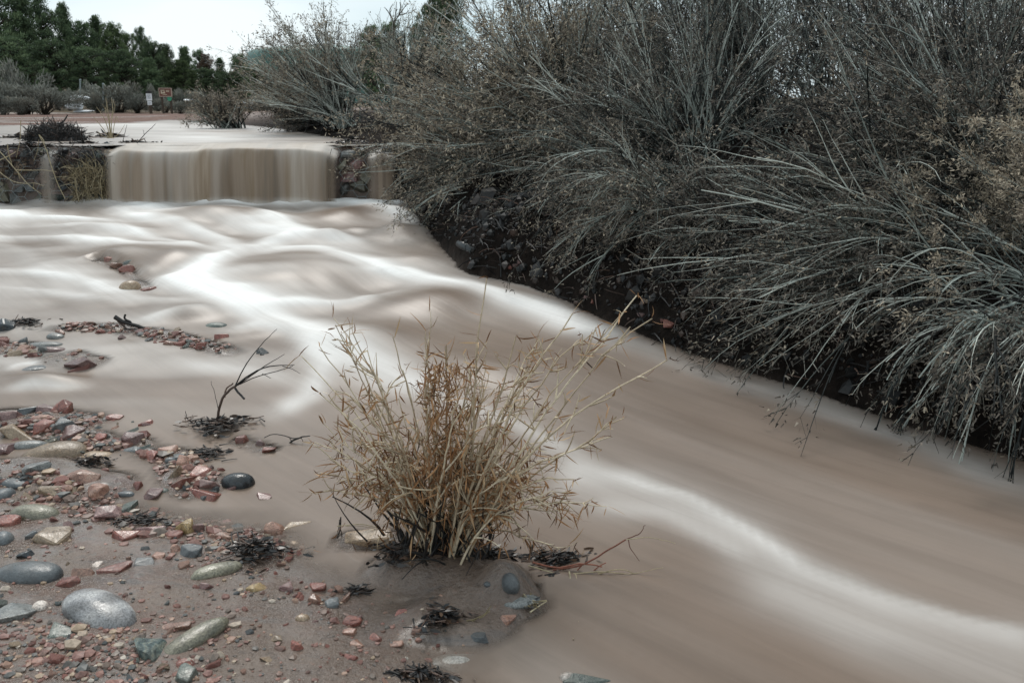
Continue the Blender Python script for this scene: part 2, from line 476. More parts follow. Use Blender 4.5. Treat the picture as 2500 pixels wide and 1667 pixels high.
ground = mk('ground', np.stack([X.ravel(), Y.ravel(), Z], 1), [grid_faces(len(gx), len(gy))], None, attrs={'bank': bank, 'far': far, 'flat': sstep(8.1, 9, Y.ravel()) * (1 - bank)})
struct(ground)
def ground_mat():
    m, nt, b = base_mat('ground', .5, .5)
    geo = nt.nodes.new('ShaderNodeNewGeometry'); pos = geo.outputs['Position']
    n1 = noise(nt, 3.5, 8, .62, pos); n2 = noise(nt, 60, 4, .7, pos); n3 = noise(nt, 0.6, 5, .6, pos)
    sand = ramp(nt, [(.3, (.105, .072, .055)), (.5, (.15, .107, .083)), (.68, (.195, .145, .115))]); nt.links.new(n1.outputs[0], sand.inputs[0])
    grit = ramp(nt, [(.28, (.45, .42, .40)), (.45, (1, 1, 1)), (.62, (1, 1, 1)), (.75, (1.45, 1.15, 1.05))]); nt.links.new(n2.outputs[0], grit.inputs[0])
    c = mixc(nt, 1.0, sand.outputs[0], grit.outputs[0], 'MULTIPLY')
    # dark mineral streaks washed out in the sand
    mp = nt.nodes.new('ShaderNodeMapping'); mp.inputs['Rotation'].default_value = (0, 0, .7); mp.inputs['Scale'].default_value = (1.2, 7, 1)
    nt.links.new(pos, mp.inputs[0])
    st = noise(nt, 2.2, 5, .6, mp.outputs[0]); sr = ramp(nt, [(.55, (0, 0, 0)), (.72, (.55,) * 3)]); nt.links.new(st.outputs[0], sr.inputs[0])
    c = mixc(nt, sr.outputs[0], c, (.10, .10, .10))
    # reddish gravel patches on the upper flat and banks
    v = nt.nodes.new('ShaderNodeTexVoronoi'); v.inputs['Scale'].default_value = 55; nt.links.new(pos, v.inputs['Vector'])
    gv = ramp(nt, [(0, (.09, .06, .05)), (.35, (.20, .105, .085)), (.6, (.26, .17, .135)), (.85, (.14, .13, .125)), (1, (.36, .29, .24))]); nt.links.new(v.outputs['Color'], gv.inputs[0])
    pr = ramp(nt, [(.5, (0, 0, 0)), (.66, (.6,) * 3)]); nt.links.new(noise(nt, 1.3, 6, .7, pos).outputs[0], pr.inputs[0])
    c = mixc(nt, pr.outputs[0], c, gv.outputs[0])
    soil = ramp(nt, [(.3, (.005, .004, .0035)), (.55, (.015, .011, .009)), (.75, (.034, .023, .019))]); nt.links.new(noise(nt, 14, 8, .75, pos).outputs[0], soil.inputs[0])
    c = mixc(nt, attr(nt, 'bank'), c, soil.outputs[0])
    fl = ramp(nt, [(.3, (.09, .062, .052)), (.5, (.19, .12, .10)), (.7, (.28, .2, .165))]); nt.links.new(noise(nt, 9, 8, .8, pos).outputs[0], fl.inputs[0])
    c = mixc(nt, attr(nt, 'flat'), c, fl.outputs[0])
    fg = ramp(nt, [(.35, (.05, .05, .035)), (.5, (.11, .085, .06)), (.7, (.2, .15, .11))]); nt.links.new(n3.outputs[0], fg.inputs[0])
    c = mixc(nt, attr(nt, 'far'), c, fg.outputs[0])
    nt.links.new(c, b.inputs['Base Color'])
    rr = ramp(nt, [(.38, (.12,) * 3), (.62, (.42,) * 3)]); nt.links.new(n1.outputs[0], rr.inputs[0]); mxx = nt.nodes.new('ShaderNodeMath'); mxx.operation = 'MAXIMUM'; nt.links.new(attr(nt, 'bank'), mxx.inputs[0]); nt.links.new(attr(nt, 'flat'), mxx.inputs[1]); bnk = mxx.outputs[0]
    nt.links.new(mixc(nt, bnk, rr.outputs[0], (.95, .95, .95)), b.inputs['Roughness'])
    ms = nt.nodes.new('ShaderNodeMapRange'); ms.inputs[3].default_value = .5; ms.inputs[4].default_value = .08
    nt.links.new(bnk, ms.inputs[0]); nt.links.new(ms.outputs[0], b.inputs['Specular IOR Level'])
    cw = ramp(nt, [(.44, (0, 0, 0)), (.60, (.55, .55, .55))]); nt.links.new(noise(nt, 5, 4, .55, pos).outputs[0], cw.inputs[0])
    inv = nt.nodes.new('ShaderNodeMath'); inv.operation = 'SUBTRACT'; inv.use_clamp = True; nt.links.new(cw.outputs[0], inv.inputs[0]); nt.links.new(bnk, inv.inputs[1])
    nt.links.new(inv.outputs[0], b.inputs['Coat Weight']); b.inputs['Coat Roughness'].default_value = .16; b.inputs['Coat IOR'].default_value = 1.45
    hsum = nt.nodes.new('ShaderNodeMath'); hsum.operation = 'ADD'
    nt.links.new(n2.outputs[0], hsum.inputs[0]); nt.links.new(noise(nt, 22, 6, .7, pos).outputs[0], hsum.inputs[1])
    add_bump(nt, b, hsum.outputs[0], .012, .8)
    return m
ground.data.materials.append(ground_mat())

# ------------------------------------------------------------------ water
def water_mat(name, fall=False):
    m, nt, b = base_mat(name, .22, .5)
    b.inputs['IOR'].default_value = 1.33
    geo = nt.nodes.new('ShaderNodeNewGeometry'); pos = geo.outputs['Position']
    if fall:
        mp = nt.nodes.new('ShaderNodeMapping'); mp.inputs['Scale'].default_value = (1, .12, .05); nt.links.new(pos, mp.inputs[0])
        n = noise(nt, 4.6, 5, .62, mp.outputs[0])
        mud = ramp(nt, [(.30, (.13, .112, .09)), (.40, (.215, .158, .112)), (.5, (.265, .20, .148)), (.57, (.23, .165, .108)), (.68, (.335, .26, .195))])
    else:
        n = noise(nt, 1.1, 4, .5, pos)
        mud = ramp(nt, [(.3, (.16, .113, .084)), (.7, (.208, .151, .115))])
    nt.links.new(n.outputs[0], mud.inputs[0])
    f = attr(nt, 'foam_sheen'); mudc = mud.outputs[0]; foam_sheen_col = (.87, .835, .80)
    if not fall:   # silt and fine foam drawn out along the current
        m1 = nt.nodes.new('ShaderNodeMapping'); m1.inputs['Rotation'].default_value = (0, 0, math.radians(44)); nt.links.new(pos, m1.inputs[0])
        m2 = nt.nodes.new('ShaderNodeMapping'); m2.inputs['Scale'].default_value = (.55, 7.5, 1); nt.links.new(m1.outputs[0], m2.inputs[0])
        ns = noise(nt, 1.6, 6, .62, m2.outputs[0]); ns.inputs['Distortion'].default_value = .5
        kr = ramp(nt, [(.3, (.88, .875, .87)), (.5, (1, 1, 1)), (.7, (1.12, 1.12, 1.13))]); nt.links.new(ns.outputs[0], kr.inputs[0])
        mudc = mixc(nt, 1.0, mudc, kr.outputs[0], 'MULTIPLY')
        kf = ramp(nt, [(.3, (.78, .745, .71)), (.55, (.90, .87, .84))]); nt.links.new(ns.outputs[0], kf.inputs[0]); foam_sheen_col = kf.outputs[0]
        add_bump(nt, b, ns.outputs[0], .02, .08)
    c = mixc(nt, f, mudc, foam_sheen_col)
    nt.links.new(c, b.inputs['Base Color'])
    rr = nt.nodes.new('ShaderNodeMapRange'); rr.inputs[3].default_value = .32 if not fall else .45; rr.inputs[4].default_value = .85
    nt.links.new(f, rr.inputs[0]); nt.links.new(rr.outputs[0], b.inputs['Roughness'])
    tr = nt.nodes.new('ShaderNodeBsdfTransparent'); mx = nt.nodes.new('ShaderNodeMixShader')
    nt.links.new(attr(nt, 'body'), mx.inputs[0]); nt.links.new(tr.outputs[0], mx.inputs[1]); nt.links.new(b.outputs[0], mx.inputs[2])
    nt.links.new(mx.outputs[0], nt.nodes['Material Output'].inputs['Surface'])
    return m
M['water'] = water_mat('muddy_water'); M['fall'] = water_mat('falling_water', True)

FOAM_SHEEN = [  # px polyline, half-width m, strength; right-hand streaks paint reflections off wave crests
    ([(100, 497), (260, 500), (560, 503), (870, 503), (1000, 505)], .15, 1.0), ([(-200, 520), (0, 524), (306, 542)], .09, .7),
    ([(-200, 565), (0, 573), (200, 585), (357, 603), (480, 610)], .09, .6), ([(286, 516), (459, 557), (535, 588), (576, 613), (510, 644), (469, 685), (510, 715), (586, 746), (663, 771), (740, 807), (816, 873)], .16, 1.0),
    ([(300, 508), (420, 520), (640, 560), (714, 573), (892, 593)], .20, .8), ([(638, 515), (690, 550), (714, 573), (640, 600), (576, 613)], .18, .95),
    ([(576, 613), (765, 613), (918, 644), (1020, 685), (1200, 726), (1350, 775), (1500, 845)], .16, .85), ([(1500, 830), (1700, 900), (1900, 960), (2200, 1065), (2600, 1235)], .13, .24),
    ([(540, 690), (663, 746), (790, 746), (867, 741), (969, 705)], .14, .7), ([(870, 505), (960, 520), (1010, 545)], .14, .9),
    ([(760, 800), (860, 880), (960, 930), (1080, 980)], .20, .6), ([(700, 780), (800, 900), (760, 970), (680, 1000)], .09, .5),
    ([(0, 955), (100, 945), (200, 940)], .06, .55), ([(0, 915), (40, 895), (120, 880)], .04, .4), ([(430, 880), (600, 900), (760, 950)], .09, .3),
    ([(560, 800), (640, 790), (740, 810)], .09, .6), ([(300, 800), (420, 775), (560, 760)], .10, .35), ([(0, 660), (200, 690), (330, 735), (500, 745)], .08, .4),
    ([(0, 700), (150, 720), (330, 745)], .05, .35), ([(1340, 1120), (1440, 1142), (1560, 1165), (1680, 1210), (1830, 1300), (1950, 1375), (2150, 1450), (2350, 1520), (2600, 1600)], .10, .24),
    ([(1340, 1150), (1450, 1175), (1570, 1205), (1690, 1260), (1830, 1350), (1960, 1430), (2150, 1510), (2350, 1590), (2600, 1680)], .26, .22),  # lower right streaks: slight foam plus sky sheen painted on the crests
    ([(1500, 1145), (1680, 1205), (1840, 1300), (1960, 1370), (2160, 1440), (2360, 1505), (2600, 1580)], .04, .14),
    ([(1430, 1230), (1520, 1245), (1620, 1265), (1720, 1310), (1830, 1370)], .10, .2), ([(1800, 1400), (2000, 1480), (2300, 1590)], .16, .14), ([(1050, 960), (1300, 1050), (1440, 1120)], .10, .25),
    ([(860, 660), (1000, 660), (1100, 690)], .08, .3), ([(500, 610), (400, 590), (250, 560), (100, 545)], .10, .55)]
MOUND = [  # px centre, rx m (across), ry m (along view), foam removed, height m
    (530, 528, .42, .34, .95, .07), (850, 524, .26, .25, .85, .06), (806, 580, .16, .13, .6, .05), (965, 572, .2, .18, .8, .07), (860, 560, .14, .1, .3, .03),
    (740, 662, .42, .40, .62, .08), (900, 700, .26, .22, .8, -.04), (1050, 745, .30, .28, .85, .07), (640, 590, .14, .1, .4, .03), (420, 640, .2, .22, .6, .06),
    (300, 625, .3, .22, .5, .05), (250, 560, .5, .15, .4, .03), (1300, 900, .5, .45, .5, .05), (470, 770, .15, .1, .3, .04), (110, 930, .16, .07, .3, .04), (900, 830, .25, .2, .2, .05), (1010, 640, .18, .12, .4, .04)]
FW = [(np.array([hw(*p)[:2] for p in pl]), r, a) for pl, r, a in FOAM_SHEEN]
MW = [(hw(m[0], m[1]),) + m[2:] for m in MOUND]
DIRF = np.array([.66, -.75])
def water_fields(x, y):
    s = x * DIRF[0] + y * DIRF[1]; t = x * DIRF[1] - y * DIRF[0]
    wx = x + .07 * fbm(x * 2.1, y * 2.1, 40, 3); wy = y + .10 * fbm(x * 2.1 + 9, y * 2.1, 44, 3)
    foam_sheen = np.zeros_like(x); h = np.zeros_like(x)
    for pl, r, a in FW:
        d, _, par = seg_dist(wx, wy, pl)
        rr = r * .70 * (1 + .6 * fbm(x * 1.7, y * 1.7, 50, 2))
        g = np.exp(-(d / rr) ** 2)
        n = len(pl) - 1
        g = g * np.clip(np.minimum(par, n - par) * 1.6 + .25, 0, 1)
        foam_sheen = 1 - (1 - foam_sheen) * (1 - a * g)
        h += .028 * a * g * np.clip((y - 3.2) / 2, .03, 1)
    rap = sstep(3.9, 5.3, y) * (1 - sstep(.2, .5, x - 0.25 * (5.5 - y)))
    fog = .2 * rap * (.7 + 1.1 * fbm(s * .5, t * 2.2, 60, 3))
    foam_sheen = 1 - (1 - foam_sheen) * (1 - np.clip(fog, 0, .6))
    for c, rx, ry, k, hh in MW:
        g = np.exp(-(((wx - c[0]) / rx) ** 2 + ((wy - c[1]) / ry) ** 2) ** 1.5)
        foam_sheen = foam_sheen * (1 - k * g); h += hh * np.exp(-(((x - c[0]) / rx) ** 2 + ((y - c[1]) / ry) ** 2))
    fine = fbm(s * .7, t * 5.5, 70, 3)
    thr = fbm(s * .45, t * 13, 73, 2)
    foam_sheen = foam_sheen * (1 + .35 * fine + .22 * thr * sstep(3, 4.5, y))
    foam_sheen = foam_sheen + (.03 + .12 * sstep(3.6, 6, y)) * np.clip(thr, 0, 1) * sstep(-.4, .2, x + (4.4 - y) * .3 + .8)
    lf = 1 - sstep(-1.4, -.4, x + (4 - y) * .1)
    foam_sheen = foam_sheen + lf * sstep(3.2, 4, y) * np.clip(.05 + .4 * fbm(x * .9, y * 3.2, 78, 3), 0, .4)  # left shallows: grazing sky reflection painted in as a pale veil
    foam_sheen = foam_sheen + np.clip(.16 * fbm(s * .22, t * 2.4, 77, 3) + .02, 0, 1) * sstep(-.6, .6, x + (3 - y) * .2) * (1 - sstep(4.5, 6, y))
    act = sstep(2.3, 4.2, y) * .7 + .3
    left = 1 - sstep(-1.2, .2, x - (3.2 - y) * .25)
    h += act * (.030 * vnoise(s * .8, t * 2.6, 71) + .012 * vnoise(s * 1.6, t * 6, 72)) * (1 - .6 * left)
    nz = fbm(x * 1.7 + .3 * fbm(x * 2, y * 2, 6, 2), y * 2.8, 75, 3)
    h += left * sstep(3, 5, y) * .035 * nz
    foam_sheen = foam_sheen * (1 - .45 * left * sstep(3.4, 4.4, y) * np.clip(.25 - nz, 0, .6)) + left * sstep(3.4, 4.4, y) * .34 * np.clip(nz - .14, 0, 1)
    n2 = fbm(s * 1.1, t * 2.6, 79, 3)
    foam_sheen = foam_sheen * (1 + rap * .5 * n2) - rap * .10 * np.clip(-n2, 0, 1); h += rap * .022 * n2
    return np.clip(foam_sheen * (1 + .25 * sstep(4, 5.5, y)), 0, 1), h
wx_ = axis_pts([(-8, -4.2, .08), (-4.2, 2.2, .03), (2.2, 4.5, .08)]); wy_ = axis_pts([(.9, 4.5, .026), (4.5, 8.0, .034)])
X, Y = np.meshgrid(wx_, wy_); x, y = X.ravel(), Y.ravel()
foam_sheen, h = water_fields(x, y)
shal = np.clip((W0(x, y) - T(x, y)) / .09, 0, 1)
near_fall = sstep(7.3, 7.75, y) * (x < -.9)
wz = W0(x, y) + h * sstep(.0, .9, shal) + (.02 + .06 * fbm(x * 3.1, y * 3.1, 88, 3)) * near_fall
body = np.clip((wz - T(x, y)) / .022, 0, 1) ** .8
stream = mk('stream', np.stack([x, y, wz], 1), [grid_faces(len(wx_), len(wy_))], M['water'], attrs={'foam_sheen': foam_sheen, 'body': body})
struct(stream)
def WZ(px_, py_):  # water height at a point
    f, hh = water_fields(np.array([px_]), np.array([py_]))
    return float(W0(px_, py_) + hh[0] * .5)

XL = at_y(255, 360, 7.85)[0]; XR = at_y(826, 360, 7.85)[0]
# upper pond spreading over the flat
ux = axis_pts([(-60, -14, 1.5), (-14, -5, .25), (-5, -.6, .06)]); uy = axis_pts([(7.9, 8.1, .02), (8.1, 12, .06), (12, 40, .35)])
X, Y = np.meshgrid(ux, uy); x, y = X.ravel(), Y.ravel()
z = UPZ - .19 * sstep(10, 34, y) + .006 * fbm(x * .8, y * 2.5, 80, 3)
dch, _, _ = seg_dist(x, y, [(-2.6, 7.5), (-2.7, 9), (-4.6, 12), (-8, 17)])
f = np.clip(.35 * np.exp(-(dch / .9) ** 2) * (1 + 1.4 * fbm(x * 1.2, y * 2, 81, 3)) + .10, 0, 1)
upper = mk('upper_water', np.stack([x, y, z], 1), [grid_faces(len(ux), len(uy))], M['water'], attrs={'foam_sheen': f, 'body': np.clip((z - T(x, y)) / .012, 0, 1) * np.where((x > XL + .03) & (x < XR - .03), sstep(7.98, 8.08, y), sstep(7.91, 7.97, y - .06 * fbm(x * 4, x * 0, 83, 3) - .02))})
struct(upper)

# the falls: a curved sheet over the lip
def fall(name, x0, x1, ytop, seed, z0=UPZ, zb=.36, foot=.30, solid=1.0):
    nx, nv = int((x1 - x0) / .012), 46
    u = np.linspace(0, 1, nx); v = np.linspace(0, 1, nv)
    U, Vv = np.meshgrid(u, v)
    xx = x0 + (x1 - x0) * U
    ed = np.minimum(U, 1 - U) * (x1 - x0)
    lump = fbm(xx * 5, xx * 0, seed, 4)
    run = np.clip(Vv / .45, 0, 1); dr = np.clip((Vv - .45) / .55, 0, 1)
    reach = foot * (.8 + .25 * lump)
    yy = ytop - .42 * run ** .9 - reach * np.sqrt(np.clip(dr, 0, 1)) * .75
    zz = z0 + .008 + .03 * fbm(xx * 2.0, xx * 0, seed + 2, 3) * run - .035 * run ** 5 - (z0 - .035 - zb) * dr ** 1.55 - .05 * (1 - sstep(0, .16, ed)) * run
    yy = yy - .03 * lump * dr - .07 * fbm(xx * 1.3, xx * 0, seed + 4, 2) * run
    fo = np.clip((.34 + .3 * fbm(xx * 3, xx * 0 + 7, seed + 3, 3)) * (1 - dr) ** 4 * sstep(0, .5, run) + .02 + .3 * fbm(xx * 9, xx * 0 + 3, seed + 5, 3) * (dr > 0) + .5 * sstep(.86, 1, dr), 0, 1)
    bd = np.clip(sstep(-.01, .05, ed) * (1 - .35 * sstep(.1, .3, dr) * (1 - sstep(.05, .30, ed)) * (fbm(xx * 14, xx * 0, seed + 9, 2) > .05)), 0, 1)
    bd = bd * sstep(0, .12, Vv) * solid
    o = mk(name, np.stack([xx.ravel(), yy.ravel(), zz.ravel()], 1), [grid_faces(nx, nv)], M['fall'], attrs={'foam_sheen': fo.ravel(), 'body': bd.ravel()})
    return struct(o)
fall('waterfall', XL, XR, 8.32, 3)
fall('waterfall', at_y(898, 400, 7.85)[0], at_y(968, 400, 7.85)[0], 8.3, 9, z0=.87, foot=.2)
fall('waterfall', at_y(98, 400, 7.85)[0], at_y(140, 400, 7.85)[0], 8.3, 14, z0=.88, foot=.14, solid=.55)

# ------------------------------------------------------------------ gabion walls
def ico(sub=1):
    bm = bmesh.new(); bmesh.ops.create_icosphere(bm, subdivisions=sub, radius=1)
    v = np.array([p.co[:] for p in bm.verts]); f = np.array([[q.index for q in p.verts] for p in bm.faces]); bm.free()
    return v, f
ICO1, ICO2, ICO3 = ico(1), ico(2), ico(3)
def round_stone(seed, rough=.12, ic=ICO3):
    r = np.random.default_rng(seed); v, f = ic
    k = np.ones(len(v))
    for i in range(5):
        dr = unit(r.normal(size=3)); ph = r.uniform(0, 6)
        k += rough * r.uniform(.4, 1) * np.sin((v @ dr) * r.uniform(1.2, 3.2) + ph) * .5
    vv = v * k[:, None]
    vv = np.sign(vv) * np.abs(vv) ** .9
    return vv, f
def angular_stone(seed, n=13, bev=.09):
    r = np.random.default_rng(seed)
    pts = unit(r.normal(size=(n, 3))); pts = np.sign(pts) * np.abs(pts) ** .55 * r.uniform(.8, 1.05, (n, 1))
    bm = bmesh.new()
    for p in pts: bm.verts.new(p)
    bmesh.ops.convex_hull(bm, input=bm.verts[:])
    bmesh.ops.delete(bm, geom=[v for v in bm.verts if not v.link_faces], context='VERTS')
    bmesh.ops.dissolve_limit(bm, angle_limit=.35, verts=bm.verts[:], edges=bm.edges[:])
    bmesh.ops.bevel(bm, geom=bm.edges[:], offset=bev, segments=1, affect='EDGES', clamp_overlap=True)
    bmesh.ops.triangulate(bm, faces=bm.faces[:])
    bmesh.ops.recalc_face_normals(bm, faces=bm.faces[:])
    for i, v in enumerate(bm.verts): v.index = i
    v = np.array([p.co[:] for p in bm.verts]); f = np.array([[q.index for q in p.verts] for p in bm.faces]); bm.free()
    mx = np.abs(v).max(0)
    return v / mx, f

def gabion(label, x0, x1, seed, top=.86):
    r = np.random.default_rng(seed)
    g = thing('gabion_basket', label, 'gabion', ((x0 + x1) / 2, 7.98, .36), 'rock-filled wire baskets beside the waterfall')
    o = np.array(g.location)
    A = Arr(); box_arr(A, (0, .06, .22), (x1 - x0, .1, .46), .3); A.build('packed_soil', M['litter'], g)
    mats = ['tan', 'slate', 'grey', 'black', 'olive', 'mauve', 'grey', 'ochre', 'green']
    z = .36
    while z < top - .03:
        hh = r.uniform(.09, .14); x = x0 + r.uniform(0, .03)
        while x < x1 - .04:
            w = r.uniform(.07, .21)
            v, f = angular_stone(int(r.integers(1e6)), 10, .05) if r.random() < .9 else round_stone(int(r.integers(1e6)), .15, ICO2)
            a = r.uniform(-.6, .6); R = np.array([[math.cos(a), 0, math.sin(a)], [0, 1, 0], [-math.sin(a), 0, math.cos(a)]])
            v = (v * np.array([w / 2 * .97, r.uniform(.06, .08), hh / 2 * .97])) @ R.T
            mk('stone', v, [f], M[mats[int(r.integers(len(mats)))]], g, smooth=False, loc=np.array([x + w / 2, 7.95 + r.uniform(-.02, .03), z + hh / 2 + r.uniform(-.02, .02)]) - o)
            x += w
        z += hh * .93
    # hexagonal woven wire
    A = Arr(); cw, ch = .145, .105
    segs = []
    nxh = int((x1 - x0) / (cw * .75)) + 2
    for i in range(nxh):
        for j in range(6):
            cx = x0 + i * cw * .75; cz = .40 + j * ch + (ch / 2 if i % 2 else 0)
            pts = [(cx - cw / 2, cz), (cx - cw / 4, cz + ch / 2), (cx + cw / 4, cz + ch / 2), (cx + cw / 2, cz)]
            for a_, b_ in zip(pts[:-1], pts[1:]):
                if a_[0] < x0 or b_[0] > x1 or max(a_[1], b_[1]) > top + .02: continue
                yy = [7.868 + .012 * math.sin(q[0] * 23 + q[1] * 31) for q in (a_, b_)]
                segs.append([[a_[0], yy[0], a_[1]], [b_[0], yy[1], b_[1]]])
    A.tubes(np.array(segs), .0022, 5, .5)
    A.build('wire_mesh', M['wire'], g, origin=o)
    return g
gabion('gabion wall of mixed stones under dry vines left of the waterfall', -5.2, XL + .06, 5)
gabion('short gabion of grey stones in hexagonal wire right of the waterfall', XR - .04, -1.0, 8)

# ------------------------------------------------------------------ stones
def stone(px, py, w, h, kind, mat, label, rot=0, k=.4, sub=False, seed=None, flat=1.0):
    """px: visible centre, w x h in photo pixels, rot: tilt of the long axis in the photo (deg)"""
    p = hT(px, py + h * .22)
    if sub or W0(p[0], p[1]) > p[2] + .012: 
        p = hit(px, py + h * .22, lambda a, b: np.maximum(TL_(a, b), W0(a, b) - .004))
    rng = math.sqrt(p[0] ** 2 + p[1] ** 2 + (CAMZ - p[2]) ** 2)
    m = rng / FPX
    phi = math.atan2(CAMZ - p[2], p[1])
    a = math.radians(rot)
    ax = np.array([math.cos(a) * w * m, math.sin(a) * w * m / math.sin(phi) * .8])
    L = float(np.hypot(*ax)); yaw = math.atan2(ax[1], ax[0])
    if rot: D = h * m * 1.25
    else: D = h * m / (k * math.cos(phi) + math.sin(phi))
    D = min(D, L * 1.3)
    up = k * D
    seed = seed if seed is not None else int(px * 7 + py * 3)
    v, f = round_stone(seed, .16) if kind == 'r' else angular_stone(seed, 14 if kind == 'a' else 18, .08)
    v = v * np.array([L / 2, D / 2, up * .85])
    zc = p[2] + up * (-.06 if not sub else -.35)
    o = mk('stone', v, [f], M[mat], None, smooth=(kind == 'r'), loc=(p[0], p[1] + D * .10, zc))
    o.rotation_euler = (random.uniform(-.12, .12), random.uniform(-.12, .12), yaw + (random.uniform(-.3, .3) if not rot else 0))
    return tag(o, label, 'stone')
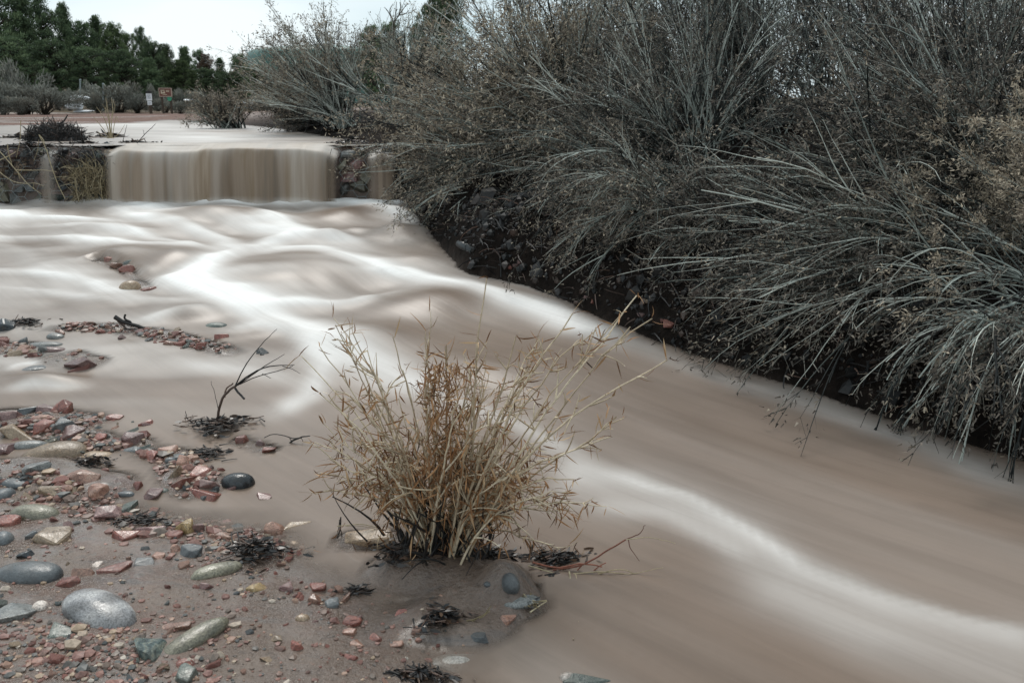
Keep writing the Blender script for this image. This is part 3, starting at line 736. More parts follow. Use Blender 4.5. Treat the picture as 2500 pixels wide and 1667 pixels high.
ST = [
 (148, 995, 46, 42, 'a', 'red', 'red blocky stone standing on top of the upper left stone heap', 0, .7),
 (65, 1001, 36, 30, 'a', 'slate', 'dark grey angular stone on the crest of the upper left stone heap'),
 (107, 998, 42, 32, 'a', 'mauve', 'brownish stone between the dark stone and the red block on the stone heap'),
 (20, 1010, 52, 34, 'a', 'mauve', 'dark brown stone at the left frame edge on the upper stone heap'),
 (48, 1053, 92, 48, 'a', 'tan', 'big pinkish tan block in the upper left stone heap'),
 (65, 1084, 80, 30, 'r', 'grey', 'flat grey stone just below the big pinkish tan block'),
 (124, 1103, 122, 52, 'r', 'tan', 'large smooth tan oval stone with dark litter on its right end'),
 (237, 1103, 72, 44, 'r', 'tan', 'round pinkish stone awash in the shallows right of the tan oval', 0, .3, True),
 (143, 1032, 40, 36, 'a', 'slate', 'tilted dark grey slab leaning in the upper left stone heap', 40),
 (168, 1055, 48, 40, 'a', 'mauve', 'mauve red stone at the right side of the upper left heap'),
 (105, 1037, 42, 32, 'a', 'red', 'dark red stone in the middle of the upper left heap'),
 (93, 1019, 54, 20, 'a', 'salmon', 'thin pinkish slab lying under the crest of the upper left heap'),
 (124, 1070, 40, 26, 'a', 'olive', 'brown stone right of the flat grey stone in the heap'),
 (196, 1070, 48, 26, 'a', 'salmon', 'pink stone half covered by water right of the upper left heap'),
 (10, 1095, 44, 38, 'a', 'mauve', 'dark red stone at the left frame edge below the tan block'),
 (244, 1067, 46, 26, 'a', 'red', 'reddish brown stone left of the pale mauve stone in the shallows'),
 (322, 1067, 48, 36, 'a', 'mauve', 'pale mauve angular stone in the middle of the shallows gravel'),
 (351, 1060, 30, 32, 'a', 'red', 'red stone touching the right of the pale mauve stone'),
 (310, 1100, 60, 26, 'a', 'slate', 'flat dark blue grey stone lying in the shallows'),
 (353, 1091, 36, 22, 'a', 'green', 'small greenish grey stone beside the flat dark stone'),
 (408, 1096, 46, 34, 'l', 'salmon', 'lumpy salmon coloured stone topping the middle gravel bar'),
 (372, 1112, 42, 38, 'a', 'red', 'brick red stone left of the lumpy salmon stone'),
 (415, 1122, 24, 18, 'r', 'slate', 'small blue grey pebble under the lumpy salmon stone'),
 (176, 1160, 116, 50, 'a', 'salmon', 'long orange tan angular stone with a cracked face at left', -8),
 (134, 1199, 90, 38, 'l', 'tan', 'lumpy tan stone below the long orange tan stone'),
 (77, 1245, 104, 54, 'r', 'olive', 'smooth olive grey boulder near the left edge of the pool'),
 (38, 1168, 92, 32, 'r', 'slate', 'blue grey slab lying low in the water at the left edge', 0, .25, True),
 (4, 1203, 40, 44, 'r', 'slate', 'dark grey round stone cut by the left frame edge above the olive boulder'),
 (85, 1138, 44, 30, 'a', 'grey', 'dark grey stone between the tan oval and the orange tan stone', 30),
 (239, 1190, 38, 44, 'l', 'salmon', 'rough salmon stone right of the long orange tan stone'),
 (334, 1190, 24, 36, 'a', 'red', 'upright red stone left of the mauve red block', 0, .8),
 (366, 1205, 50, 38, 'a', 'mauve', 'mauve red square block in the lower middle gravel'),
 (315, 1236, 46, 36, 'a', 'green', 'dark green angular stone at the edge of the still pool'),
 (258, 1253, 64, 52, 'a', 'mauve', 'blackish red stone with twigs in front of the still pool', 0, .55),
 (303, 1203, 50, 20, 'r', 'slate', 'flat dark grey stone left of the upright red stone'),
 (395, 1197, 28, 18, 'r', 'green', 'small grey green pebble right of the mauve red block'),
 (427, 1151, 36, 40, 'a', 'tan', 'pale tan angular stone in the pile left of the black boulder', 0, .6),
 (444, 1125, 32, 38, 'a', 'salmon', 'tan stone at the top of the pile left of the black boulder', 0, .7),
 (451, 1164, 44, 46, 'a', 'red', 'pinkish red slab leaning in the pile left of the black boulder', 45),
 (487, 1153, 44, 38, 'a', 'red', 'red stone in the back of the pile left of the black boulder'),
 (475, 1173, 36, 24, 'a', 'salmon', 'small orange stone in the centre of the pile left of the black boulder'),
 (509, 1176, 46, 30, 'a', 'mauve', 'red stone touching the black boulder'),
 (466, 1119, 22, 22, 'a', 'salmon', 'small orange stone above the pile left of the black boulder'),
 (488, 1206, 90, 46, 'a', 'red', 'red brown wedge shaped stone standing in the still pool', 0, .5),
 (578, 1172, 88, 54, 'r', 'black', 'smooth wet black boulder with a pale waterline at the pool', 0, .6),
 (196, 886, 72, 42, 'a', 'mauve', 'flat mauve slab with wet shining edges in the upper shallows', 0, .35),
 (131, 852, 54, 18, 'r', 'mauve', 'thin flat grey brown stone behind the mauve slab', 0, .3),
 (96, 838, 92, 20, 'r', 'grey', 'long grey stone awash behind the mauve slab', 0, .25, True),
 (69, 897, 78, 22, 'r', 'slate', 'blue grey stone awash left of the mauve slab', 0, .25, True),
 (8, 795, 44, 36, 'l', 'black', 'black lump at the left frame edge beside the rapids', 0, .7),
 (541, 822, 34, 24, 'a', 'red', 'largest red stone at the far end of the upper gravel bar', 0, .5),
 (415, 838, 36, 20, 'a', 'salmon', 'pinkish tan stone in the upper gravel bar'),
 (140, 812, 32, 22, 'a', 'salmon', 'tan pink stone at the left end of the upper gravel bar'),
 (133, 820, 40, 16, 'r', 'grey', 'grey rounded stone under the left end of the upper gravel bar'),
 (643, 1210, 40, 26, 'a', 'mauve', 'small dark stone with an orange tip right of the black boulder'),
 (590, 1072, 28, 26, 'a', 'red', 'reddish stone at the left of the three stones below the bare twig', 0, .6),
 (636, 1080, 24, 24, 'a', 'mauve', 'dark brown stone in the middle of the three stones below the bare twig', 0, .6),
 (657, 1096, 32, 20, 'a', 'red', 'red stone at the right of the three stones below the bare twig'),
 (358, 1029, 34, 24, 'a', 'red', 'small red stone standing alone in the flowing shallows'),
 (277, 1019, 40, 18, 'a', 'red', 'thin red stone behind the shallows gravel'),
 (68, 1394, 146, 62, 'r', 'slate', 'large smooth slate grey stone at the left edge of the sand'),
 (30, 1484, 88, 80, 'a', 'grey', 'flat grey angular stone cut by the left frame edge', 0, .2),
 (235, 1481, 180, 84, 'r', 'marble', 'largest pale grey veined stone bedded in the sand', -24),
 (170, 1527, 98, 54, 'a', 'green', 'grey green angular stone below the pale veined stone', 0, .3),
 (354, 1573, 80, 80, 'a', 'striped', 'dark green stone with pale stripes in the near gravel', 0, .35),
 (467, 1553, 142, 44, 'r', 'olive', 'long olive tan stone tilted in the near sand', 44),
 (426, 1526, 70, 28, 'a', 'salmon', 'flat red brown slab leaning on the long olive stone'),
 (521, 1391, 118, 40, 'r', 'olive', 'long grey brown stone beside the dark leaf litter', 22),
 (462, 1345, 56, 40, 'a', 'slate', 'dark teal angular stone above the long grey brown stone'),
 (450, 1288, 46, 48, 'a', 'ochre', 'ochre block standing at the pool edge', 0, .7),
 (128, 1307, 78, 52, 'a', 'tan', 'tan brown wedge stone on the sand below the olive boulder'),
 (277, 1379, 60, 48, 'a', 'red', 'flat brick red stone on the sand', 0, .2),
 (348, 1370, 44, 28, 'a', 'slate', 'flat grey stone right of the flat brick red stone', 0, .2),
 (196, 1402, 56, 36, 'a', 'salmon', 'orange tan stone above the pale veined stone'),
 (167, 1418, 46, 34, 'a', 'red', 'red stone touching the end of the pale veined stone'),
 (301, 1304, 54, 34, 'a', 'red', 'tilted red stone at the edge of the still pool', 35),
 (366, 1293, 78, 30, 'a', 'mauve', 'grey brown stone along the edge of the still pool'),
 (670, 1292, 50, 50, 'l', 'salmon', 'round orange tan stone wrapped in dark twigs', 0, .8),
 (500, 1423, 50, 34, 'a', 'mauve', 'red stone below the long grey brown stone'),
 (631, 1432, 52, 26, 'a', 'ochre', 'yellow tan flat stone below the dark leaf litter', 22),
 (94, 1477, 32, 30, 'r', 'white', 'whitish pink pebble right of the flat grey stone'),
 (540, 1304, 78, 28, 'a', 'salmon', 'pale pink stone at the pool edge left of the dark twigs'),
 (427, 1341, 24, 28, 'a', 'salmon', 'small orange pink stone left of the dark teal stone', 0, .6),
 (384, 1355, 30, 24, 'a', 'salmon', 'small pink stone on the sand above the flat grey stone'),
 (425, 1303, 38, 26, 'a', 'red', 'reddish stone just left of the ochre block'),
 (484, 1289, 28, 34, 'a', 'mauve', 'brown stone just right of the ochre block', 0, .7),
 (5, 1313, 42, 44, 'r', 'slate', 'dark teal stone cut by the left frame edge above the slate stone'),
 (75, 1306, 28, 26, 'a', 'slate', 'small dark stone left of the tan brown wedge stone'),
 (58, 1353, 36, 26, 'a', 'black', 'small blackish stone above the large slate stone'),
 (237, 1376, 22, 20, 'a', 'white', 'small white pink pebble left of the flat brick red stone'),
 (20, 1270, 46, 34, 'a', 'red', 'red stone below the dark round stone at the left edge'),
 (455, 1642, 54, 50, 'a', 'green', 'dark green stone under a red one at the bottom of the gravel'),
 (452, 1618, 44, 24, 'a', 'red', 'red stone lying over the dark green one at the bottom'),
 (910, 1303, 144, 54, 'a', 'tan', 'pointed tan orange stone standing alone in the still water left of the bush', -4, .4),
 (727, 1280, 66, 24, 'a', 'tan', 'pinkish tan flat stone at the tip of the gravel spit', 0, .3),
 (1127, 1612, 140, 56, 'r', 'pale', 'pale oval stone with a brown top in the water at the bottom', 0, .25),
 (1432, 1656, 124, 40, 'a', 'green', 'dark green stone cut by the bottom frame edge in the stream', 0, .35),
 (1385, 1652, 40, 34, 'r', 'white', 'white and red stone touching the dark green one at the bottom edge'),
 (1246, 1412, 44, 70, 'r', 'slate', 'dark blue grey stone propped against the right of the sand mound', 0, .5),
 (1273, 1460, 90, 44, 'r', 'grey', 'flat grey stone awash right of the sand mound', 0, .2, True),
 (1170, 1553, 58, 26, 'a', 'slate', 'dark slate piece half under water below the sand mound', 0, .3),
 (702, 1430, 38, 34, 'a', 'mauve', 'dark red stone left of the brightest red stone on the wet sand'),
 (775, 1428, 42, 36, 'a', 'red', 'brightest red stone on the wet sand', 0, .5),
 (768, 1460, 30, 32, 'a', 'salmon', 'upright orange red stone below the brightest red stone', 40),
 (842, 1457, 30, 30, 'a', 'salmon', 'pink stone under the small dark litter clump'),
 (859, 1512, 44, 38, 'a', 'red', 'lumpy rust red stone in the middle of the wet sand'),
 (853, 1541, 36, 24, 'a', 'salmon', 'orange red stone just below the lumpy rust red stone'),
 (876, 1566, 38, 28, 'a', 'salmon', 'pinkish red stone left of its twin on the wet sand'),
 (917, 1554, 38, 26, 'a', 'red', 'red stone right of the pinkish red one on the wet sand'),
 (724, 1571, 34, 36, 'a', 'red', 'deep red stone beside a dark litter clump on the near sand'),
 (672, 1558, 36, 20, 'a', 'tan', 'tan stone left of the deep red stone on the near sand'),
 (855, 1600, 38, 24, 'a', 'red', 'reddish stone on the near sand below the pink pair'),
 (970, 1570, 34, 22, 'a', 'salmon', 'pink stone at the edge of the water near the litter'),
 (1016, 1536, 26, 24, 'a', 'salmon', 'orange stone left of the wet litter below the mound'),
 (1240, 1508, 36, 26, 'a', 'salmon', 'pink red stone in the water right of the wet litter', 40),
 (978, 1493, 32, 20, 'a', 'red', 'pink stone standing at the water film left of the mound'),
 (1191, 1423, 22, 18, 'r', 'slate', 'small dark grey pebble lying on the sand mound'),
 (812, 1468, 36, 34, 'a', 'slate', 'dark slate chip on the wet sand left of the pink stone'),
 (740, 1506, 30, 24, 'r', 'tan', 'tan shell like pebble on the wet sand'),
 (647, 1608, 30, 20, 'a', 'tan', 'lone tan pebble on the smooth near sand'),
 (311, 701, 48, 38, 'r', 'tan', 'round tan pink stone in the rapids at left', 0, .6),
 (361, 708, 42, 16, 'a', 'red', 'dark red flat stone right of the round tan stone in the rapids'),
 (264, 634, 28, 20, 'a', 'red', 'red stone at the upper left of the stone row in the rapids', 0, .5),
 (282, 647, 26, 18, 'a', 'salmon', 'pink stone in the middle of the stone row in the rapids'),
 (308, 656, 34, 22, 'a', 'red', 'dark red stone at the lower end of the stone row in the rapids'),
 (326, 637, 66, 34, 'r', 'green', 'greenish grey boulder washed over beside the stone row in the rapids', 0, .4, True),
 (522, 793, 62, 26, 'r', 'green', 'greenish boulder washed over above the end of the upper gravel bar', 0, .4, True),
 (222, 655, 36, 20, 'r', 'green', 'small greenish stone awash left of the stone row in the rapids', 0, .4, True),
]
for s in ST:
    stone(*s)

# smaller loose stones: shared meshes, each its own object
VAR = []
for i in range(14):
    v, f = angular_stone(900 + i, 11, .1)
    VAR.append((v, f))
SMALL_M = ['red', 'red', 'red', 'salmon', 'mauve', 'salmon', 'slate', 'grey', 'tan', 'red', 'green']
WORD = {'red': 'red', 'salmon': 'salmon pink', 'mauve': 'mauve brown', 'slate': 'dark slate', 'grey': 'grey', 'tan': 'tan', 'green': 'dark green'}
MESHES = {}
def small_mesh(i, mat):
    if (i, mat) not in MESHES:
        me = mk('pebble', VAR[i][0], [VAR[i][1]], M[mat], smooth=False)
        d_ = me.data; bpy.data.objects.remove(me); MESHES[(i, mat)] = d_
    return MESHES[(i, mat)]
def scatter_small(zone, n, lab, grp, smin, smax, mats=SMALL_M, name='pebble'):
    r = np.random.default_rng(len(lab) * 31 + n)
    k_ = 0
    while k_ < n:
        px, py = zone(r)
        if fbm(px / 75., py / 40., 33, 2) < -.02: continue
        k_ += 1
        p = hit(px, py, lambda a, b: np.maximum(TL_(a, b), W0(a, b) - .003))
        sz = r.uniform(smin, smax) * (r.random() ** 1.2 * .7 + .5) / 2
        mt_ = mats[int(r.integers(len(mats)))]; o = link(name, small_mesh(int(r.integers(14)), mt_))
        o.location = (p[0], p[1], p[2] + sz * .02)
        o.scale = (sz * r.uniform(.8, 1.35), sz * r.uniform(.7, 1.1), sz * r.uniform(.45, .8))
        o.rotation_euler = (r.uniform(-.3, .3), r.uniform(-.3, .3), r.uniform(0, 6.28))
        tag(o, lab % WORD[mt_], 'pebble', grp)
def line_zone(pts, sx, sy):
    P = np.array(pts, float)
    def z(r):
        i = int(r.integers(len(P) - 1)); t = r.random()
        q = P[i] + (P[i + 1] - P[i]) * t
        return q[0] + r.normal() * sx, q[1] + r.normal() * sy
    return z
def rect_zone(x0, x1, y0, y1): return lambda r: (r.uniform(x0, x1), r.uniform(y0, y1))
scatter_small(rect_zone(-20, 640, 1330, 1660), 46, 'small %s pebble among the gravel of the near left sand bank', 'pebbles on the near left sand', .016, .036)
scatter_small(line_zone([(0, 1040), (180, 1060), (300, 1080), (420, 1110), (500, 1190)], 40, 26), 55, 'small %s pebble in the gravel of the left shallows', 'pebbles in the left shallows', .025, .055)
scatter_small(line_zone([(0, 1180), (150, 1225), (330, 1240)], 40, 22), 26, 'small %s pebble between the bigger stones left of the still pool', 'pebbles left of the still pool', .03, .055)
scatter_small(line_zone([(150, 800), (270, 800), (400, 822), (480, 835), (570, 865), (620, 880)], 20, 12), 52, 'small %s pebble piled on the upper gravel bar beside the rapids', 'pebbles on the upper gravel bar', .03, .066)
scatter_small(line_zone([(0, 845), (90, 860), (210, 880)], 20, 16), 26, 'small %s pebble among the flat stones of the upper left shallows', 'pebbles in the upper left shallows', .04, .075)
scatter_small(line_zone([(560, 1300), (660, 1330), (700, 1350)], 30, 14), 20, 'small %s pebble caught in the dark litter at the tip of the gravel spit', 'pebbles in the litter', .02, .045)
scatter_small(line_zone([(660, 1420), (800, 1470), (900, 1560), (1000, 1580)], 70, 50), 34, 'small %s pebble scattered on the smooth wet sand', 'pebbles on the smooth wet sand', .012, .028, ['red', 'salmon', 'red', 'mauve'])
scatter_small(line_zone([(1130, 640), (1250, 660), (1400, 700), (1500, 720), (1600, 790)], 40, 24), 14, '%s pebble stuck in the dark earth of the right bank', 'pebbles in the right bank', .03, .065, ['mauve', 'red', 'mauve', 'tan'])

# fine gravel, too small to count
def gravel():
    r = np.random.default_rng(77); A = Arr()
    v0, f0 = ICO1
    zones = [(rect_zone(-120, 700, 1310, 1720), 1500, .007), (line_zone([(-60, 1040), (180, 1050), (330, 1090), (440, 1120), (500, 1200)], 45, 28), 1500, .014),
             (line_zone([(-40, 1170), (150, 1210), (330, 1260), (560, 1310), (680, 1320)], 50, 22), 1300, .012), (line_zone([(130, 800), (270, 800), (420, 825), (580, 866)], 24, 12), 700, .014),
             (line_zone([(-40, 850), (90, 860), (215, 885)], 25, 14), 320, .013), (line_zone([(0, 1560), (250, 1600), (450, 1640)], 120, 50), 1100, .0085),
             (line_zone([(700, 1450), (850, 1530), (1000, 1600)], 90, 50), 260, .007)]
    for z, n, s0 in zones:
        # coarse lookup of ground points
        pts = np.array([hit(*z(r), lambda a, b: np.maximum(TL_(a, b), W0(a, b) - .02)) for _ in range(min(n, 260))])
        idx = r.integers(len(pts), size=n)
        xy = pts[idx, :2] + r.normal(size=(n, 2)) * .035
        zz = T(xy[:, 0], xy[:, 1]); ok = (zz > W0(xy[:, 0], xy[:, 1]) - .014) & (fbm(xy[:, 0] * 5, xy[:, 1] * 5, 34, 2) > -.12 + .25 * r.normal(size=n))
        xy, zz = xy[ok], zz[ok]; m = len(xy)
        sz = s0 * np.exp(r.normal(size=m) * .45) * .6
        J = 1 + r.uniform(-.35, .35, (m, len(v0), 1))
        V = v0[None] * J * (sz[:, None] * np.stack([r.uniform(.8, 1.4, m), r.uniform(.7, 1.2, m), r.uniform(.4, .8, m)], 1))[:, None]
        a = r.uniform(0, 6.28, m); c, s = np.cos(a)[:, None], np.sin(a)[:, None]
        V = np.stack([V[..., 0] * c - V[..., 1] * s, V[..., 0] * s + V[..., 1] * c, V[..., 2]], -1)
        V += np.column_stack([xy, zz + sz * .15])[:, None]
        F = (f0[None] + (np.arange(m) * len(v0))[:, None, None]).reshape(-1, 3)
        A.add(V, T=F, tint=np.repeat(r.beta(2.0, 1.5, m), len(v0)))
    o = A.build('gravel', M['gravel'], smooth=False)
    o['label'] = 'fine red and grey gravel strewn over the wet sand'; o['category'] = 'gravel'; struct(o, 'stuff')
gravel()

# ------------------------------------------------------------------ litter and driftwood
def litter_clump(px, py, wpx, hpx, n, label, seed, leafy=.6, cat='plant litter', name='litter_clump', up=.5, pale=0):
    r = np.random.default_rng(seed)
    p = hit(px, py, lambda a, b: np.maximum(np.maximum(TL_(a, b), W0(a, b) - .003), np.where((b > 7.95) & (b < 12), UPZ - .004, -9)))
    m = np.linalg.norm(p - np.array([0, 0, CAMZ])) / FPX
    phi = math.atan2(CAMZ - p[2], p[1])
    gs = max(1.0, m * FPX / 3.2)
    rx, ry, rz = wpx * m / 2, hpx * m / 2 / max(math.sin(phi), .3) * .7, hpx * m * up
    t = thing(name, label, cat, p)
    n = int(n * 2.0); n1 = int(n * leafy); n2 = n - n1
    def spots(k):
        a = r.uniform(0, 6.28, k); q = np.clip(np.abs(r.normal(size=k)) * .52 * (1 + .5 * np.sin(a * 3 + seed)), 0, 1.5)
        return np.column_stack([np.cos(a) * q * rx, np.sin(a) * q * ry, np.clip(1 - q, 0, 1) * rz * .5 * r.uniform(.1, 1, k) + .004])
    A = Arr()
    P = spots(n1); md = r.uniform(-.6, .6); D = np.column_stack([np.cos(md) + r.normal(size=n1) * .6, np.sin(md) + r.normal(size=n1) * .6, r.normal(size=n1) * .14])
    A.leaves(P, D, gs * r.uniform(.012, .036, n1), gs * r.uniform(.005, .013, n1), r.uniform(-.3, .3, n1), 4, r.random(n1))
    o = A.build('leaves', M['litter'], t); struct(o, 'stuff')
    A = Arr()
    P = spots(n2); D = unit(np.column_stack([np.cos(md) + r.normal(size=n2) * .7, np.sin(md) + r.normal(size=n2) * .7, r.normal(size=n2) * .12])); L = gs ** .7 * r.uniform(.02, .09, n2) * r.random(n2) ** .5
    bend = r.normal(size=(n2, 3)) * .15
    tt = np.linspace(-.5, .5, 6)
    C = P[:, None] + D[:, None] * (L[:, None] * tt)[..., None] + bend[:, None] * (L[:, None] * (tt ** 2 - .1))[..., None]
    C[..., 2] = np.maximum(C[..., 2], .002)
    A.tubes(C, gs ** .8 * np.linspace(.0022, .001, 6)[None] * r.uniform(.6, 1.5, (n2, 1)), 4, r.random(n2) ** 1.5)
    o = A.build('twigs', M['dry_vine'] if pale else M['dead_wood'], t); struct(o, 'stuff')
    return t
litter_clump(620, 1355, 150, 120, 190, 'dark wet leaf litter heaped at the tip of the gravel spit', 1)
litter_clump(1075, 1510, 110, 90, 120, 'black wet litter with bent pale stalks below the sand mound', 2)
litter_clump(1020, 1648, 170, 40, 150, 'dark wet litter at the bottom frame edge beside the pale oval stone', 3)
litter_clump(870, 1445, 46, 36, 40, 'small dark litter clump on the wet sand above the pink stone', 4)
litter_clump(215, 1135, 110, 60, 80, 'dark litter lying over the right end of the tan oval stone', 7)
litter_clump(330, 1275, 140, 50, 90, 'dark stringy litter along the edge of the still pool', 9, .3)
litter_clump(60, 790, 120, 30, 60, 'black twigs beside the lump at the left edge of the rapids', 11, .2)
litter_clump(530, 1040, 140, 56, 190, 'matted dark roots and litter around the foot of the bare twig', 12, .6)
litter_clump(1350, 1368, 150, 70, 170, 'dark snagged litter with reddish twigs right of the bush foot', 13, .65)
litter_clump(985, 1352, 170, 60, 220, 'black wet litter matted at the left foot of the bush', 14, .7)
litter_clump(1180, 1358, 190, 50, 180, 'black wet litter matted at the right foot of the bush', 15, .7)
litter_clump(510, 1110, 120, 46, 60, 'thin dark roots in the shallows below the bare twig', 17, .2)
litter_clump(1290, 1475, 70, 26, 40, 'pale straw and litter on the flat grey stone right of the mound', 18, .2, pale=1)

def sticks(name, label, cat, lines, y, mat, parts='branch', K=12, sides=5, joined=None, base=None):
    """lines: (px polyline, r0 mm, r1 mm, tint [, depth offset at the tip])"""
    b = at_y(*base, y) if base else at_y(*lines[0][0][0], y)
    t = thing(name, label, cat, b)
    for l in lines:
        pl, r0, r1, ti = l[:4]; dy = l[4] if len(l) > 4 else 0
        n = len(pl)
        P = smooth_line([at_y(q[0], q[1], y + dy * i / max(1, n - 1)) for i, q in enumerate(pl)], K)
        P = P + RNG.normal(size=P.shape) * .0012 * np.linspace(0, 1, K)[:, None]
        A = Arr(); A.tubes(P[None], np.linspace(r0, r1, K)[None] * .001, sides, ti)
        A.build(parts, mat, t, origin=b)
    return t
yb = hw(530, 1030)[1]
sticks('bare_twig', 'bare dark twig with forked branches standing in the shallows', 'twig', [
    ([(532, 1025), (534, 1000), (545, 968), (565, 950), (578, 938)], 6, 5, .8), ([(575, 940), (600, 890), (640, 840), (676, 803)], 3, 1, .35, .05),
    ([(575, 942), (610, 915), (650, 896), (690, 892), (718, 890)], 4, 1.4, .3, -.03), ([(580, 940), (620, 912), (660, 885), (695, 864)], 3, 1, .4, .08),
    ([(585, 938), (625, 920), (680, 905), (715, 893)], 2.4, 1.2, .3, -.06), ([(690, 894), (712, 900), (733, 912)], 1.8, .8, .25, -.05),
    ([(574, 948), (585, 962), (597, 974)], 5, 4.5, .2, -.04), ([(640, 912), (655, 920), (661, 924)], 1.6, .8, .3), ([(533, 1000), (526, 968), (514, 930)], 1.6, .8, .3, .02),
    ([(475, 1037), (458, 1022), (453, 1003)], 2.2, 1.2, .2), ([(548, 970), (552, 950), (570, 935)], 4, 3, .9, .02), ([(470, 1040), (455, 1035), (452, 1012)], 1.4, .8, .2, .02)], yb, M['dead_wood'])
yb = hw(700, 1080)[1]
sticks('driftwood_twig', 'dark forked drift twig arching over the water left of the bush', 'twig', [
    ([(645, 1068), (665, 1060), (690, 1062), (715, 1070), (735, 1068)], 1.6, 2.2, .4), ([(697, 1092), (715, 1075), (740, 1066), (757, 1063)], 4.5, 2, .3), ([(712, 1076), (706, 1068)], 2, 1, .3), ([(735, 1068), (740, 1078)], 1.5, .8, .3), ([(700, 1090), (692, 1098)], 2, 1, .3)], yb, M['dead_wood'])
yb = hw(320, 805)[1]
sticks('driftwood_branch', 'short broken dark branch stranded on the upper gravel bar', 'branch', [
    ([(280, 773), (300, 785), (325, 792), (352, 801)], 13, 9, .35), ([(282, 774), (295, 790), (315, 806)], 8, 4, .7), ([(306, 768), (305, 778), (320, 785)], 6, 5, .2), ([(300, 805), (330, 804), (354, 803)], 8, 6, .25)], yb, M['dead_wood'])
yb = hw(830, 1315)[1]
sticks('stalk', 'thin dark stalks leaning at the point of the tan orange stone', 'stalk', [
    ([(832, 1262), (831, 1290), (823, 1314)], 2.2, 1.8, .2), ([(830, 1275), (833, 1300), (838, 1316)], 1.6, 1.2, .2), ([(829, 1268), (826, 1295), (818, 1312)], 1.4, 1, .3)], yb, M['dead_wood'])
yb = hw(900, 1310)[1] - .02
sticks('stalk', 'pale dry stalks lying across the tan orange stone', 'stalk', [
    ([(823, 1284), (880, 1279), (925, 1289), (965, 1306)], 1.6, 1, .8), ([(930, 1291), (955, 1303), (963, 1318)], 1.2, .8, .7), ([(845, 1284), (890, 1284), (940, 1300)], 1, .7, .6)], yb, M['dry_vine'])
yb = hw(1100, 1530)[1]
sticks('stalk', 'bent brown stalks trailing from the wet litter below the mound', 'stalk', [
    ([(1085, 1518), (1140, 1515), (1180, 1500), (1200, 1478)], 2, 1.4, .3), ([(1070, 1512), (1120, 1524), (1165, 1512), (1196, 1490)], 1.8, 1.2, .5), ([(1150, 1527), (1180, 1545), (1200, 1558)], 1.4, 1, .8)], yb, M['dry_vine'])
yb = hw(1400, 1390)[1]
sticks('snagged_twig', 'long reddish twig snagged right of the bush and trailing in the stream', 'twig', [
    ([(1350, 1390), (1420, 1378), (1480, 1345), (1530, 1315)], 3, 2.2, .6), ([(1530, 1315), (1560, 1303), (1575, 1282)], 1.8, .8, .2), ([(1534, 1316), (1540, 1338), (1560, 1368)], 1.6, .8, .1, -.04), ([(1370, 1395), (1430, 1400), (1480, 1372)], 2.5, 1.5, .8),
    ([(1300, 1372), (1360, 1385), (1420, 1375), (1470, 1382)], 3, 2, .9), ([(1420, 1380), (1400, 1400), (1370, 1410)], 2, 1.2, .7)], yb, M['red_twig'])
sticks('snagged_stalks', 'pale broken stalks trailing in the stream right of the snagged litter', 'stalk', [
    ([(1290, 1380), (1340, 1395), (1400, 1420), (1470, 1420), (1540, 1430)], 2, 1, .8), ([(1400, 1400), (1470, 1395), (1540, 1400), (1620, 1385)], 1.8, .8, .7), ([(1440, 1410), (1500, 1430), (1560, 1445)], 1.6, .8, .9), ([(1460, 1400), (1520, 1390), (1590, 1420)], 1.6, .8, .6),
    ([(1530, 1316), (1590, 1312), (1650, 1325)], 1.4, .7, .8), ([(1390, 1395), (1398, 1470), (1393, 1530), (1400, 1562)], 2.6, 1.6, .9, -.32), ([(1405, 1400), (1418, 1460), (1414, 1518)], 2, 1.2, .8, -.24), ([(1450, 1420), (1490, 1440), (1570, 1452)], 1.4, .7, .7), ([(1110, 1360), (1113, 1410)], 1.4, .9, .7)], yb - .02, M['dry_vine'])

